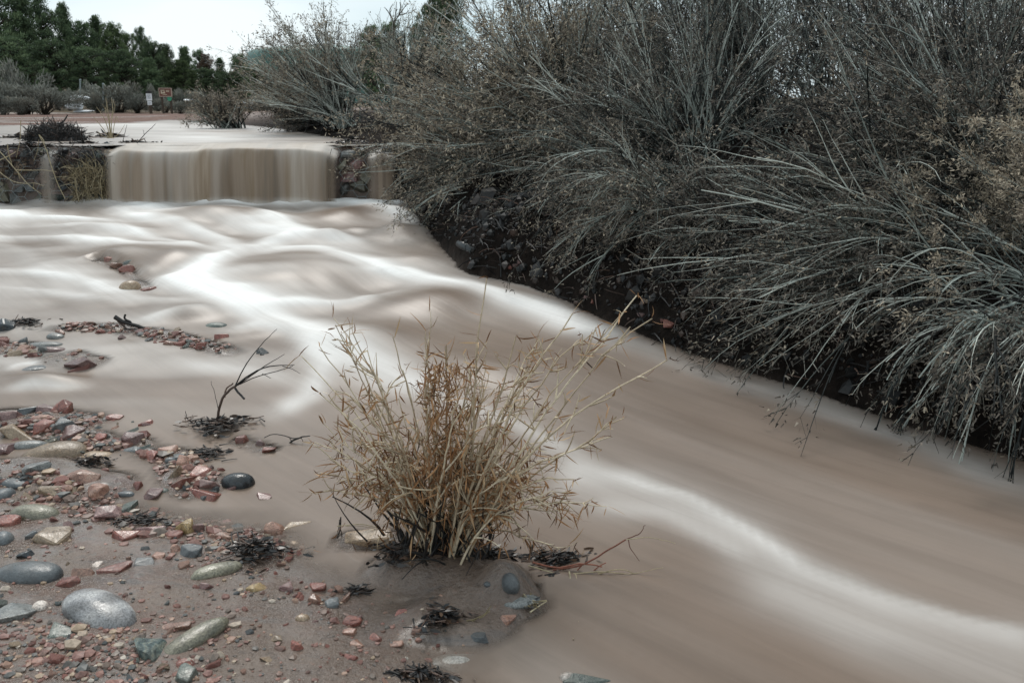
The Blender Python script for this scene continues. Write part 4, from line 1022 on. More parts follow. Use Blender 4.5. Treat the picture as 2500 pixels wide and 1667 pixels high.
# ------------------------------------------------------------------ the brown bush in the stream
def hero_bush():
    r = np.random.default_rng(5)
    b0 = hT(1085, 1340); yb = b0[1]
    t = thing('bush', 'small dry brown bush with narrow curled leaves standing in the stream', 'bush', b0)
    k = 1000 / 2119.
    tips = [(270, 175), (215, 250), (245, 250), (115, 425), (170, 535), (150, 595), (175, 435), (200, 715), (165, 795), (60, 880), (215, 1120), (275, 1020), (390, 1115), (620, 280), (755, 225), (820, 365), (915, 355), (1065, 55), (1190, 310), (1340, 320), (1580, 205), (1515, 265), (1745, 125), (1850, 120), (1875, 200), (1955, 370), (1720, 720), (1690, 905), (1660, 1210), (1490, 1440), (990, 400), (500, 360), (355, 360), (1300, 320), (330, 550), (480, 960), (640, 1030), (1430, 960), (1500, 1000), (1470, 1160), (1120, 560), (930, 640), (780, 480), (1250, 560), (700, 420), (560, 640)]
    tips = [(700 + a * k, 680 + b * k) for a, b in tips]
    for _ in range(32):
        a = r.uniform(-1.4, 1.6) if _ < 22 else r.uniform(.2, 1.4); q = r.uniform(.4, 1.0)
        tips.append((1085 + math.sin(a) * 330 * q, 1330 - math.cos(a) * 520 * q))
    stems = []
    for i, tp in enumerate(tips):
        dy = r.normal() * .10
        tip = at_y(tp[0], tp[1], yb + dy)
        lat = np.clip((tp[0] - 1085) / 330, -1, 1)
        base = b0 + np.array([lat * .045 + r.normal() * .018, dy * .25 + r.normal() * .02, -.01])
        v = tip - base
        ctrl = base + v * .45 + np.array([-.12 * v[0] + r.normal() * .015, 0, (.10 if abs(lat) > .6 else .03) * np.linalg.norm(v) + r.normal() * .015])
        u = np.linspace(0, 1, 18)[:, None]
        P = (1 - u) ** 2 * base + 2 * u * (1 - u) * ctrl + u ** 2 * tip
        if i in (0, 20): P[-4:, 2] -= np.array([0, .002, .010, .022])
        if tp[1] > 1080: P[:, 2] += .05 * np.sin(u[:, 0] * 3.1)
        wob = np.cumsum(r.normal(size=(18, 3)) * .0045, 0); P = P + wob * u
        stems.append(P)
    stems = np.array(stems); N = len(stems)
    for P in stems:
        A = Arr(); A.tubes(P[None], (np.linspace(.0042, .0015, 18) * r.uniform(.7, 1.25))[None], 5, float(np.clip(r.normal(.8, .18), .1, 1)))
        A.build('stem', M['bush_stem'], t, origin=b0)
    # side twigs
    tw = []
    for P in stems:
        for _ in range(int(r.integers(6, 11))):
            i = int(r.integers(4, 16)); d = unit(P[i + 1] - P[i]); L = r.uniform(.04, .17) * (1.1 - i / 22)
            d2 = unit(d + r.normal(size=3) * .55)
            u = np.linspace(0, 1, 7)[:, None]
            tw.append(P[i] + d2 * L * u + np.array([0, 0, r.uniform(-.4, .4)]) * L * u ** 2 + r.normal(size=3) * .1 * L * u ** 2)
    tw = np.array(tw)
    A = Arr(); A.tubes(tw, np.linspace(.0025, .0011, 7)[None] * r.uniform(.7, 1.3, (len(tw), 1)), 4, np.clip(r.normal(.75, .2, len(tw)), 0, 1))
    o = A.build('twigs', M['bush_stem'], t, origin=b0); struct(o, 'stuff')
    # dead dark stubs in the heart of the bush
    n = 90; a = r.uniform(0, 6.28, n); D = np.column_stack([np.cos(a) * .5, np.sin(a) * .4, r.uniform(.4, 1.2, n)]); L = r.uniform(.06, .22, n)
    P0 = b0 + np.column_stack([r.normal(size=n) * .06, r.normal(size=n) * .04, r.uniform(-.02, .02, n)])
    u = np.linspace(0, 1, 6)[:, None]
    C = P0[:, None] + unit(D)[:, None] * L[:, None, None] * u[None] + (r.normal(size=(n, 1, 3)) * .05) * (u ** 2)[None]
    A = Arr(); A.tubes(C, np.linspace(.004, .0015, 6)[None] * r.uniform(.6, 1.4, (n, 1)), 4, r.random(n) * .5)
    o = A.build('dead_stubs', M['dead_wood'], t, origin=b0); struct(o, 'stuff')
    # leaves: base, direction, length, width
    LP, LD, LL, LT = [], [], [], []
    def put(p, d, n_, low):
        for _ in range(n_):
            o_ = unit(r.normal(size=3) + np.array([0, 0, -1.1 if low else .15]) + d * .7)
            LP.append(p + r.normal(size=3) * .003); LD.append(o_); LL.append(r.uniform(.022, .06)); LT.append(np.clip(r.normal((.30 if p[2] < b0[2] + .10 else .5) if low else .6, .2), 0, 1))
    for P in stems:
        long_ = np.linalg.norm(P[-1] - P[0])
        for i in range(3, 18):
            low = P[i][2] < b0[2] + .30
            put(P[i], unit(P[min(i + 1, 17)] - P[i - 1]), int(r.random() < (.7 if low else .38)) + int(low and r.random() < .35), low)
        put(P[-1], unit(P[-1] - P[-3]), 2, False)
    for P in tw:
        for i in (2, 4, 5, 6):
            low = P[i][2] < b0[2] + .30
            put(P[i], unit(P[min(i + 1, 6)] - P[i - 1]), int(r.random() < .55) + int(low and r.random() < .4), low)
    # the dense curled tangle in the middle
    for _ in range(900):
        pyy = r.uniform(880, 1340)
        c = at_y(r.normal(1085, 38 + max(0, pyy - 1080) * .28), pyy, yb - .03 + r.normal() * .05)
        put(c, np.array([0, 0, -1.]), 1, True)
    LP, LD, LL, LT = map(np.array, (LP, LD, LL, LT))
    n = len(LP)
    sc = LL / np.linalg.norm(LP - np.array([0, 0, CAMZ]), axis=1) + (LP[:, 1] < yb) * .002
    order = np.argsort(-sc); top, rest = order[:300], order[300:]
    A = Arr(); m = len(rest)
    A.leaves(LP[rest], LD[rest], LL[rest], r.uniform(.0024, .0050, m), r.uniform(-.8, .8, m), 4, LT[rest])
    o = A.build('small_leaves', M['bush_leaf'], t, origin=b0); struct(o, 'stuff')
    protos = []
    for q in range(16):
        A = Arr(); A.leaves([(0, 0, 0)], [(0, 0, 1)], 1.0, r.uniform(.07, .105), r.uniform(-.7, .7), 6, r.uniform(.3, .85), prof=[.35, .8, 1, .85, .5, .06])
        ob = A.build('leaf', M['bush_leaf']); protos.append(ob.data); bpy.data.objects.remove(ob)
    for i in top:
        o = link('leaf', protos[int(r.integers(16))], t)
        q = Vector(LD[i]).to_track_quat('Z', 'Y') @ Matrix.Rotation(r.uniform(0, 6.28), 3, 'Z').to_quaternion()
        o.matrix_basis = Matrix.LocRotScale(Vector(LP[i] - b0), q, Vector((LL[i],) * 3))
hero_bush()

# ------------------------------------------------------------------ shrubs leaning over the right bank
def grow(r, P0, D0, L, K, droop, wob):
    n = len(P0); P = np.zeros((n, K, 3)); P[:, 0] = P0; D = unit(D0)
    st = (L / (K - 1))[:, None]
    bend = r.normal(size=(n, 3)) * wob
    for k in range(1, K):
        D = unit(D + np.array([0, 0, -1.]) * (droop * k / K)[:, None] + bend * .5 + r.normal(size=(n, 3)) * wob * .5)
        P[:, k] = P[:, k - 1] + D * st
    return P
def shrub(label, base, lean, height, seed, n=60, spread=.55, droop=.10, sec=7, ter=6, headsz=1.0, dark=.3, headdens=1.0, thick=1.0, group='grey shrubs leaning over the right bank', name='shrub', seccl=.2, warm=0.0, q=5, pale=.6):
    r = np.random.default_rng(seed)
    b = np.array(base, float)
    t = thing(name, label, 'shrub', b, group)
    lean = np.array(lean, float)
    # branches come in bundles
    nb = max(5, n // 8)
    bd = unit(lean + np.column_stack([r.normal(size=nb) * spread, r.normal(size=nb) * spread, r.normal(size=nb) * spread * .75]))
    bi = r.integers(nb, size=n)
    D = bd[bi] + r.normal(size=(n, 3)) * .13
    D[:, 2] = np.maximum(D[:, 2], -.12)
    bl = r.uniform(.7, 1.1, nb)
    L = height * bl[bi] * r.uniform(.55, 1.0, n)
    P0 = b + np.column_stack([r.normal(size=n) * .09, r.normal(size=n) * .09, np.zeros(n)])
    K = 11
    dr = np.full(n, droop) * r.uniform(.2, 1.8, n)
    P = grow(r, P0, D, L, K, dr, .045)
    tb = np.clip(r.normal(pale, .22, n), .1, 1); tb[r.random(n) < dark] = r.uniform(0, .2)
    rad = r.uniform(.0045, .0085, n) * thick
    for i in range(n):
        A = Arr(); A.tubes(P[i:i + 1], (np.linspace(1, .42, K) * rad[i])[None], 4, float(tb[i]))
        A.build('branch', M['brush_stem'], t, origin=b)
    # secondary stems run along with their branch like the bristles of a broom
    ns = n * sec
    pi = np.repeat(np.arange(n), sec); ki = r.integers(3, K - 1, ns)
    pd = unit(P[pi, ki] - P[pi, ki - 1])
    S0 = P[pi, ki]; SD = pd + r.normal(size=(ns, 3)) * seccl + np.array([0, 0, .05])
    SL = height * r.uniform(.18, .42, ns)
    S = grow(r, S0, SD, SL, 6, dr[pi] * 1.1, .08)
    ts = np.clip(tb[pi] + r.normal(size=ns) * .15, 0, 1)
    A = Arr(); A.tubes(S, np.linspace(1, .25, 6)[None] * (r.uniform(.0022, .0044, ns) * thick)[:, None], 3, ts)
    o = A.build('stems', M['brush_stem'], t, origin=b); struct(o, 'stuff')
    # twigs at the ends
    nt_ = ns * ter
    qi = np.repeat(np.arange(ns), ter); kj = np.clip((2 + 4 * r.random(nt_) ** .6).astype(int), 2, 5)
    td = unit(S[qi, kj] - S[qi, kj - 1])
    T0 = S[qi, kj]; TD = td + r.normal(size=(nt_, 3)) * .5; TL = r.uniform(.025, .085, nt_) * max(.8, height)
    TP = grow(r, T0, TD, TL, 2, dr[pi[qi]] * 1.5, .12)
    A = Arr(); A.leaves(TP[:, 0], TP[:, 1] - TP[:, 0], TL, r.uniform(.0024, .0044, nt_) * thick, 0.0, 2, np.clip(.25 + .45 * ts[qi] + r.normal(size=nt_) * .15, 0, 1), prof=[1, .5])
    o = A.build('twigs', M['brush_twig'], t, origin=b); struct(o, 'stuff')
    # dark dead wood added in the heart of the shrub to deepen its shade
    nd = n * 3
    di = r.integers(n, size=nd); dk = r.integers(1, 8, nd)
    DP = grow(r, P[di, dk] + r.normal(size=(nd, 3)) * .05 * height, r.normal(size=(nd, 3)) * .8 + unit(P[di, dk] - P[di, dk - 1]), r.uniform(.08, .28, nd) * height, 5, np.full(nd, .05), .2)
    A = Arr(); A.tubes(DP, np.linspace(1, .4, 5)[None] * (r.uniform(.0022, .0045, nd) * thick)[:, None], 3, r.random(nd) * .55)
    o = A.build('dead_wood', M['dead_wood'], t, origin=b); struct(o, 'stuff')
    # dry seed heads
    sel = r.random(nt_) < .75 * headdens
    E = TP[sel, -1]; ed = unit(TP[sel, -1] - TP[sel, -2]); ne = len(E)
    EP = np.repeat(E, q, 0) + r.normal(size=(ne * q, 3)) * .015 * headsz - np.repeat(ed, q, 0) * (r.random((ne * q, 1)) * .03 * headsz)
    EDd = np.repeat(ed, q, 0) + r.normal(size=(ne * q, 3)) * .7
    A = Arr(); A.leaves(EP, EDd, r.uniform(.010, .022, ne * q) * headsz, r.uniform(.004, .009, ne * q) * headsz, r.uniform(-.3, .3, ne * q), 2, np.clip(np.repeat(np.clip(r.normal(.45 + warm, .2, ne), 0, 1), q) + r.normal(size=ne * q) * .12, 0, 1), prof=[1, .35])
    o = A.build('seed_heads', M['seed_head'], t, origin=b); struct(o, 'stuff')
    return t
def on_ground(px, y):
    x = (px - 1250) / FPX * y / cp * 1.0
    x = at_y(px, 400, y)[0]
    return (x, y, float(T(np.array([x]), np.array([y]))[0]) - .02)
SH = [  # label, (px, y), lean, height, seed, kwargs
 ('tall feathery shrub leaning left against the sky above the upper pond', (846, 10.6), (-.5, -.1, 1.0), 1.4, 11, dict(spread=.42, droop=.03, headsz=1.5, thick=1.4, dark=.15, warm=0.3, pale=0.9, n=80, ter=8, headdens=0.85)),
 ('lower part of the shrubs trailing left at the edge of the upper pond', (815, 11.6), (-.85, -.1, .40), .95, 12, dict(n=60, spread=.35, droop=.06, headsz=1.4, thick=1.4)),
 ('upright fan of grey green stems between the sky shrub and the big brown shrub', (985, 10.2), (-.1, 0, 1), 1.15, 13, dict(n=80, spread=.38, droop=.02, headsz=1.3, thick=1.5, dark=.1, warm=.1, pale=0.75, ter=3, headdens=0.4)),
 ('big brown headed shrub leaning left right of the waterfall', (1310, 7.5), (-.75, -.15, .75), 1.4, 14, dict(n=90, spread=.5, droop=.07, thick=1.2, pale=0.66, ter=7, warm=0.42, headsz=1.5, q=6)),
 ('low shrub sweeping left over the foot of the waterfall', (1240, 7.0), (-1, -.2, .2), .92, 15, dict(n=80, spread=.4, droop=.10, thick=1.1, pale=0.66, warm=0.28, headsz=1.3)),
 ('tall brown headed shrub at the top of the frame behind the bank', (1420, 7.3), (-.45, -.1, .95), 1.55, 16, dict(n=90, spread=.45, droop=.05, thick=1.2, pale=0.66, warm=0.4, headsz=1.5, q=6)),
 ('dark shrub hanging over the hollow in the right bank', (1620, 5.7), (-.95, -.5, .28), 1.0, 17, dict(n=80, spread=.42, droop=.20, headsz=1.1, dark=0.3, warm=0.1, pale=0.7)),
 ('shrub with long pale bristles leaning left above the hollow', (1700, 6.3), (-.85, -.2, .62), 1.35, 18, dict(n=90, spread=.5, droop=.09, ter=5, sec=7, thick=1.0, dark=0.35, pale=0.82, headdens=0.95, headsz=1.15)),
 ('tall dark shrub at the top centre right of the frame', (1760, 7.4), (-.3, 0, 1), 1.6, 19, dict(n=80, spread=.5, droop=.05, dark=0.55, warm=-0.15)),
 ('shrub of grey upright stems at the top right behind the others', (2120, 7.0), (.05, 0, 1), 1.55, 20, dict(spread=.5, droop=.04, dark=.35, pale=0.65, ter=5, headdens=0.6, n=70)),
 ('tangled dark shrub filling the upper right corner', (2420, 5.2), (-.35, -.1, .9), 1.45, 21, dict(n=80, spread=.6, droop=.06, headdens=.8, dark=0.55, warm=-0.15)),
 ('shrub of pale crossing stems in the middle of the right side', (2180, 4.9), (-.8, -.3, .55), 1.25, 22, dict(n=90, spread=.5, droop=.10, ter=5, sec=7, thick=1.0, dark=0.4, pale=0.8, headdens=0.95, headsz=1.15)),
 ('low shrub with long white stems sweeping left over the stream', (2420, 4.15), (-1, -.05, .26), 1.35, 23, dict(spread=.33, droop=.10, seccl=.18, ter=5, sec=7, thick=1.0, dark=0.38, n=85, pale=0.85, headdens=0.95, headsz=1.15)),
 ('nearest shrub with white stems drooping into the water at the right edge', (2640, 3.35), (-.85, -.2, .5), .82, 24, dict(spread=.35, droop=.42, headsz=1.1, pale=0.85, ter=5, headdens=0.8, sec=6, thick=1.05, dark=0.3, n=55)),
 ('shrub with big tan seed heads cut by the right frame edge', (2860, 3.5), (-.5, -.2, .9), 1.1, 25, dict(droop=.06, n=36, headdens=1.2, ter=6, spread=0.25, warm=0.5, headsz=0.85, q=22)),
 ('dark shrub behind the white stemmed shrub at the right edge', (2650, 4.4), (-.6, -.1, .6), 1.2, 26, dict(n=70, spread=.5, droop=.10, dark=0.55, warm=-0.15)),
 ('low dark shrub trailing at the waterline below the white stemmed shrub', (2010, 4.55), (-.85, -.4, .15), .7, 27, dict(n=60, spread=.4, droop=.14, headdens=.6, dark=0.55, warm=-0.15)),
 ('tall far shrub behind the big brown headed shrub at the top edge', (1330, 8.6), (-.2, 0, 1), 1.75, 30, dict(spread=.5, droop=.03, thick=1.3, headsz=1.3, n=44, warm=0.35)),
 ('dark far shrub at the top edge left of the upper right corner', (2280, 8.2), (-.1, 0, 1), 2.0, 31, dict(spread=.55, droop=.04, thick=1.3, dark=0.55, warm=-0.15, n=44)),
 ('far shrub behind the upper right corner tangle', (2560, 7.0), (-.2, 0, 1), 2.0, 32, dict(spread=.55, droop=.04, thick=1.2, dark=0.55, warm=-0.15, n=44)),
 ('shrub filling the right side between the crossing stems and the corner', (2480, 4.6), (-.7, -.2, .8), 1.3, 34, dict(n=80, spread=.5, droop=.08, pale=0.65, ter=5, sec=7, thick=1.0, dark=0.4, headdens=0.95, headsz=1.15)),
 ('dark shrub above the pale bristles in the middle of the bank', (1560, 6.4), (-.8, -.2, .5), 1.15, 35, dict(n=80, spread=.5, droop=.08, warm=0.1, dark=0.35)),
 ('far dark shrub at the top edge over the right side', (1850, 7.9), (-.1, 0, 1), 2.1, 36, dict(spread=.5, droop=.03, thick=1.3, dark=0.55, warm=-0.15, n=44)),
 ('far shrub above the crossing stems at the right', (2350, 6.2), (-.25, 0, 1), 1.8, 37, dict(spread=.5, droop=.04, thick=1.1, dark=.4, n=44)),
 ('farthest shrub at the top edge left of the tall dark shrub', (1700, 11.0), (-.1, 0, 1), 2.3, 42, dict(n=40, spread=.5, droop=.03, thick=1.6, headsz=1.6, dark=.4)),
 ('farthest shrub at the top edge above the right side', (2150, 10.5), (-.1, 0, 1), 2.3, 43, dict(n=40, spread=.5, droop=.03, thick=1.6, headsz=1.6, dark=.4)),
 ('farthest shrub at the top edge beside the upper right corner', (2480, 9.5), (-.1, 0, 1), 2.2, 44, dict(n=40, spread=.5, droop=.03, thick=1.6, headsz=1.6, dark=.4)),
 ('drooping shrub over the dark earth of the right bank', (1660, 5.35), (-.7, -.4, .38), .85, 45, dict(n=60, spread=.45, droop=.16, pale=.65, warm=.1)),
 ('low dark shrub dipping to the water below the crossing stems', (1800, 4.95), (-.8, -.5, .18), .62, 46, dict(n=50, spread=.4, droop=.14, dark=.5, warm=-.05)),
 ('low dark shrub dipping to the water left of the nearest shrub', (2280, 4.05), (-.8, -.5, .2), .62, 47, dict(n=50, spread=.4, droop=.16, dark=.5, warm=-.05)),
 ('far shrub closing the view between the tall shrubs', (1600, 9.2), (-.2, 0, 1), 1.7, 28, dict(spread=.5, droop=.04, thick=1.4, dark=.3, n=44)),
 ('far shrub at the top edge behind the upright stems', (2000, 9.0), (-.1, 0, 1), 1.7, 29, dict(spread=.5, droop=.04, thick=1.4, dark=.3, n=44)),
]
for lab, (px, y), lean, hgt, seed, kw in SH:
    shrub(lab, on_ground(px, y), lean, hgt, seed, **kw)
pb = at_z(565, 312, UPZ)
shrub('rounded pale tan shrub standing alone in the upper pond', (pb[0], pb[1], UPZ - .03), (-.05, 0, 1), .55, 40, n=46, spread=.55, droop=.02, headsz=1.6, warm=.25, thick=1.5, dark=.2, group='plants on the upper flat')

# roots, clods and sticks strewn over the bank, too many to count
r = np.random.default_rng(61); q_ = []
bl = np.array(RB[3:14]); n = 2600
ii = r.integers(len(bl) - 1, size=n); tt = r.random((n, 1)); bp = bl[ii] + (bl[ii + 1] - bl[ii]) * tt
tg = unit(bl[ii + 1] - bl[ii]); nr = np.column_stack([tg[:, 1], -tg[:, 0]])
off = np.abs(r.normal(size=(n, 1))) * .35 + .01
xy = bp + nr * off
zz = T(xy[:, 0], xy[:, 1])
P0 = np.column_stack([xy, zz + .004]); D = np.column_stack([r.normal(size=n), r.normal(size=n), r.normal(size=n) * .45 + .1])
A = Arr(); m = 1300
A.tubes(grow(r, P0[:m], D[:m], r.uniform(.04, .22, m), 5, np.full(m, .25), .25), np.linspace(.004, .0015, 5)[None] * r.uniform(.5, 1.5, (m, 1)), 3, r.random(m) ** 2)
v0, f0 = ICO1; k = n - m; sz = .011 * np.exp(r.normal(size=k) * .6)
V = v0[None] * (1 + r.uniform(-.4, .4, (k, len(v0), 1))) * sz[:, None, None] + P0[m:, None]
A.add(V, T=(f0[None] + (np.arange(k) * len(v0))[:, None, None]).reshape(-1, 3), tint=np.repeat(r.random(k) ** 3 * .8, len(v0)))
o = A.build('bank_debris', M['dead_wood'], smooth=False); struct(o, 'stuff'); tag(o, 'dark roots, sticks and clods strewn over the right bank', 'debris')

# black pipe end in the bank
pp = hT(1148, 628)
t = thing('pipe', 'short dark pipe end poking out of the right bank at the waterline', 'pipe', pp)
u = np.linspace(0, 2 * math.pi, 33)[:-1]
def ring(r_, y_): return np.column_stack([np.cos(u) * r_, np.full(32, y_), np.sin(u) * r_])
V = np.vstack([ring(.031, -.02), ring(.031, .3), ring(.027, -.02), ring(.027, .3)])
i = np.arange(32); j = (i + 1) % 32
F = np.vstack([np.stack([i, j, j + 32, i + 32], 1), np.stack([i + 64, i + 96, j + 96, j + 64], 1), np.stack([i, i + 64, j + 64, j], 1)])
o = mk('pipe_wall', V, [F], M['pipe'], t); o.location = (.02, .05, .03); o.rotation_euler = (0, 0, .35)

# ------------------------------------------------------------------ things on the lip and the upper flat
pm = at_z(138, 343, UPZ)
t = thing('debris_heap', 'dark mound of roots and flood debris on the lip left of the waterfall', 'debris', pm)
r = np.random.default_rng(91)
v, f = round_stone(91, .3); V = v * np.array([.22, .16, .11]); V[:, 2] += .02
mk('core', V, [f], M['litter'], t, attrs={'tint': np.full(len(V), .4)})
n = 900; a = unit(r.normal(size=(n, 3))); a[:, 2] = np.abs(a[:, 2])
P0 = a * np.array([.27, .2, .14]) * r.uniform(.85, 1.05, (n, 1)); D = np.cross(a, r.normal(size=(n, 3))) + a * .5
A = Arr(); A.tubes(grow(r, P0, D, r.uniform(.04, .14, n), 5, np.full(n, .15), .25), np.linspace(.005, .002, 5)[None] * r.uniform(.5, 1.4, (n, 1)), 3, r.random(n) ** 1.4 * .8)
o = A.build('roots', M['dead_wood'], t); struct(o, 'stuff')
A = Arr(); A.tubes(np.array([smooth_line([(-.22, -.02, .08), (-.05, 0, .13), (.08, 0, .17), (.14, 0, .24)], 9)]), np.linspace(.014, .006, 9)[None], 5, .4); A.build('snag', M['dead_wood'], t)
ylip = 8.05
sticks('weed', 'thin dry weed with upright stalks on the lip left of the waterfall', 'weed', [
    ([(268, 338), (262, 310), (252, 285), (235, 262)], 5, 2, .5), ([(270, 338), (266, 300), (262, 262), (258, 240)], 5, 2, .7), ([(272, 338), (272, 300), (275, 265), (272, 240)], 4.5, 2, .8), ([(266, 338), (252, 315), (240, 300), (228, 285)], 4, 2, .5),
    ([(274, 338), (278, 310), (284, 285), (290, 300)], 3.5, 1.8, .6), ([(272, 335), (268, 305), (266, 280), (250, 255)], 3, 1.5, .6), ([(264, 338), (246, 330), (238, 320)], 4, 2, .3), ([(276, 338), (292, 325), (305, 305)], 3, 1.5, .5), ([(270, 300), (258, 275), (262, 250)], 2.5, 1.5, .7), ([(273, 290), (280, 262), (276, 245)], 2.5, 1.5, .8)], ylip + .25, M['dry_vine'])
litter_clump(262, 336, 60, 22, 120, 'dark tuft at the foot of the dry weed on the lip', 31, .5, up=.6)
litter_clump(325, 350, 80, 14, 70, 'thin flat twigs on the lip at the left end of the waterfall', 32, .2)
litter_clump(35, 338, 40, 22, 50, 'small twig clump left of the debris mound', 33, .3)
litter_clump(200, 352, 90, 14, 90, 'twigs and dark leaves along the lip below the debris mound', 34, .4)
litter_clump(60, 356, 110, 14, 90, 'dark twigs along the lip at the left frame edge', 35, .4)
litter_clump(860, 352, 110, 34, 200, 'grey twig mat draped over the short gabion right of the waterfall', 36, .3, up=.7)
sticks('twig', 'bent thin twig sticking up from the lip beside the weed', 'twig', [([(335, 350), (352, 330), (368, 315), (380, 303)], 4, 2, .5), ([(352, 330), (350, 318)], 2.5, 1.5, .5), ([(300, 345), (306, 320), (310, 305)], 3, 1.5, .5)], 8.05, M['dead_wood'])
vk = 320 / 2091.
def vc(pts): return [(x * vk, 280 + y * vk) for x, y in pts]
sticks('dry_vine', 'pale dry vine stems arching over the left gabion wall', 'vine', [
    (vc([(-60, 520), (0, 590), (200, 820), (420, 1080), (660, 1270)]), 5, 2.5, .9), (vc([(-80, 850), (0, 920), (100, 1000), (250, 1080), (440, 1100), (560, 1090), (700, 1140)]), 4.5, 2, .8),
    (vc([(620, 320), (740, 560), (800, 760), (920, 1100), (1040, 1340)]), 3.5, 4, .7), (vc([(120, 480), (135, 600), (190, 800)]), 4, 3, .6), (vc([(-40, 740), (120, 670), (260, 590)]), 4, 3, .8), (vc([(240, 880), (500, 890), (700, 885), (900, 915)]), 3, 2, .8),
    (vc([(320, 1030), (300, 900), (500, 880)]), 2.5, 2, .6), (vc([(330, 100), (320, 400), (260, 690)]), 3, 2, .5), (vc([(540, 1090), (540, 1170), (600, 1230)]), 2.5, 1.5, .6), (vc([(1210, 1000), (1220, 1200), (1260, 1390)]), 3, 2, .7), (vc([(1370, 960), (1380, 1150), (1430, 1380)]), 3, 2, .6), (vc([(1640, 900), (1600, 1100), (1640, 1380)]), 2.5, 2, .7), (vc([(620, 400), (600, 560), (540, 740)]), 2.5, 2, .3), (vc([(630, 330), (690, 400), (715, 470)]), 4, 3, .8)], 7.74, M['dry_vine'])
r = np.random.default_rng(93); n = 420
P0 = np.column_stack([r.uniform(at_y(175, 440, 7.82)[0], XL, n), r.uniform(7.80, 7.86, n), r.uniform(.42, .74, n)])
A = Arr(); A.tubes(grow(r, P0, np.column_stack([r.normal(size=n) * .4, r.normal(size=n) * .2 - .2, r.normal(size=n)]), r.uniform(.05, .2, n), 5, np.full(n, .2), .2), np.linspace(.003, .0012, 5)[None], 3, r.random(n))
o = A.build('root_mat', M['dry_vine'], None, origin=P0.mean(0), loc=P0.mean(0)); tag(o, 'mat of dry roots hanging over the wall just left of the waterfall', 'roots'); struct(o, 'stuff')

r = np.random.default_rng(94); n = 520
P0 = np.column_stack([r.uniform(-5.1, XL - .02, n), r.uniform(7.84, 7.9, n), .90 - np.abs(r.normal(size=n)) * .16])
A = Arr(); A.tubes(grow(r, P0, np.column_stack([r.normal(size=n) * .8, r.normal(size=n) * .15 - .25, r.normal(size=n) * .5 - .3]), r.uniform(.04, .18, n), 5, np.full(n, .25), .25), np.linspace(.0045, .0015, 5)[None] * r.uniform(.5, 1.3, (n, 1)), 3, r.random(n) ** 1.5 * .8)
o = A.build('root_fringe', M['dead_wood'], None, origin=P0.mean(0), loc=P0.mean(0)); tag(o, 'dark fringe of roots and twigs hanging from the top of the left gabion wall', 'roots'); struct(o, 'stuff')

# ------------------------------------------------------------------ background: signs, posts, shrubs, trees, tank
def gz(x, y): return float(T(np.array([x]), np.array([y]))[0])
def board(t, name, c, s, mat): 
    A = Arr(); box_arr(A, c, s); return A.build(name, mat, t, smooth=False)
Ys = 33.0; m_ = Ys / FPX / cp ** 2 * 1.03
p = at_y(409, 276, Ys); z0 = gz(p[0], Ys)
t = thing('trail_sign', 'brown framed trail sign on two wooden posts at the edge of the flat', 'sign', (p[0], Ys, z0))
ht = at_y(409, 216, Ys)[2] - z0; hb = at_y(409, 236, Ys)[2] - z0; hw_ = (at_y(424, 220, Ys)[0] - at_y(394, 220, Ys)[0]) / 2
for sx in (-.72, .66): board(t, 'post', (sx * hw_, .04, ht * .5), (.06, .06, ht), M['post_wood'])
bd = board(t, 'board', (0, 0, (ht + hb) / 2), (hw_ * 2, .03, ht - hb), M['sign_brown'])
for nm, c, s in (('frame', (0, -.005, ht), (hw_ * 2.08, .05, .025)), ('frame', (0, -.005, hb), (hw_ * 2.08, .05, .025)), ('frame', (-hw_, -.005, (ht + hb) / 2), (.025, .046, ht - hb)), ('frame', (hw_, -.005, (ht + hb) / 2), (.025, .046, ht - hb))):
    o = board(bd, nm, c, s, M['sign_frame'])
zc = (ht + hb) / 2; bh = ht - hb
mk_ = Arr()
for c, s in (((-hw_ * .62, -.018, zc + .02), (.05, .008, bh * .5)), ((-hw_ * .40, -.018, zc + bh * .24), (.12, .008, .03)), ((-hw_ * .18, -.018, zc + .05), (.03, .008, bh * .3)), ((-hw_ * .3, -.018, zc - .02), (.12, .008, .04)),
             ((hw_ * .38, -.018, zc + bh * .22), (hw_ * .6, .008, .018)), ((hw_ * .36, -.018, zc + bh * .08), (hw_ * .55, .008, .018)), ((-hw_ * .1, -.018, zc - bh * .28), (hw_ * .7, .008, .018))): box_arr(mk_, c, s)
mk_.build('lettering', M['sign_cream'], bd, smooth=False)
rnd = np.linspace(0, 2 * math.pi, 17)[:-1]; q = at_y(414, 241, Ys)
V = np.vstack([np.column_stack([np.cos(rnd) * .08, np.full(16, yy), np.sin(rnd) * .09]) for yy in (-.01, .01)] + [[[0, -.01, 0]]]) + np.array([q[0] - p[0], -.01, q[2] - z0])
i = np.arange(16); j = (i + 1) % 16
mk('green_disc', V, [np.stack([i, j, j + 16, i + 16], 1), np.stack([np.full(16, 32), j, i], 1)], M['sign_green'], t, smooth=False)
p = at_y(368, 276, Ys - .5); z0 = gz(p[0], Ys - .5)
t = thing('notice_post', 'narrow post with two white paper notices under a black strip', 'sign', (p[0], Ys - .5, z0))
def hz(py): return at_y(368, py, Ys - .5)[2] - z0
board(t, 'post', (0, .04, hz(222) / 2), (.09, .06, hz(222)), M['post_wood'])
board(t, 'black_strip', (0, 0, (hz(223) + hz(228)) / 2), (.2, .02, hz(223) - hz(228) - .01), M['sign_black'])
n1 = board(t, 'notice', (0, 0, (hz(229) + hz(246)) / 2), (.195, .02, hz(229) - hz(246)), M['sign_white'])
n2 = board(t, 'notice', (.0, -.002, (hz(247) + hz(257)) / 2), (.15, .02, hz(247) - hz(257)), M['sign_white'])
A = Arr()
for k in range(6): box_arr(A, (0, -.012, hz(231.5 + k * 1.9)), (.13, .006, .012))
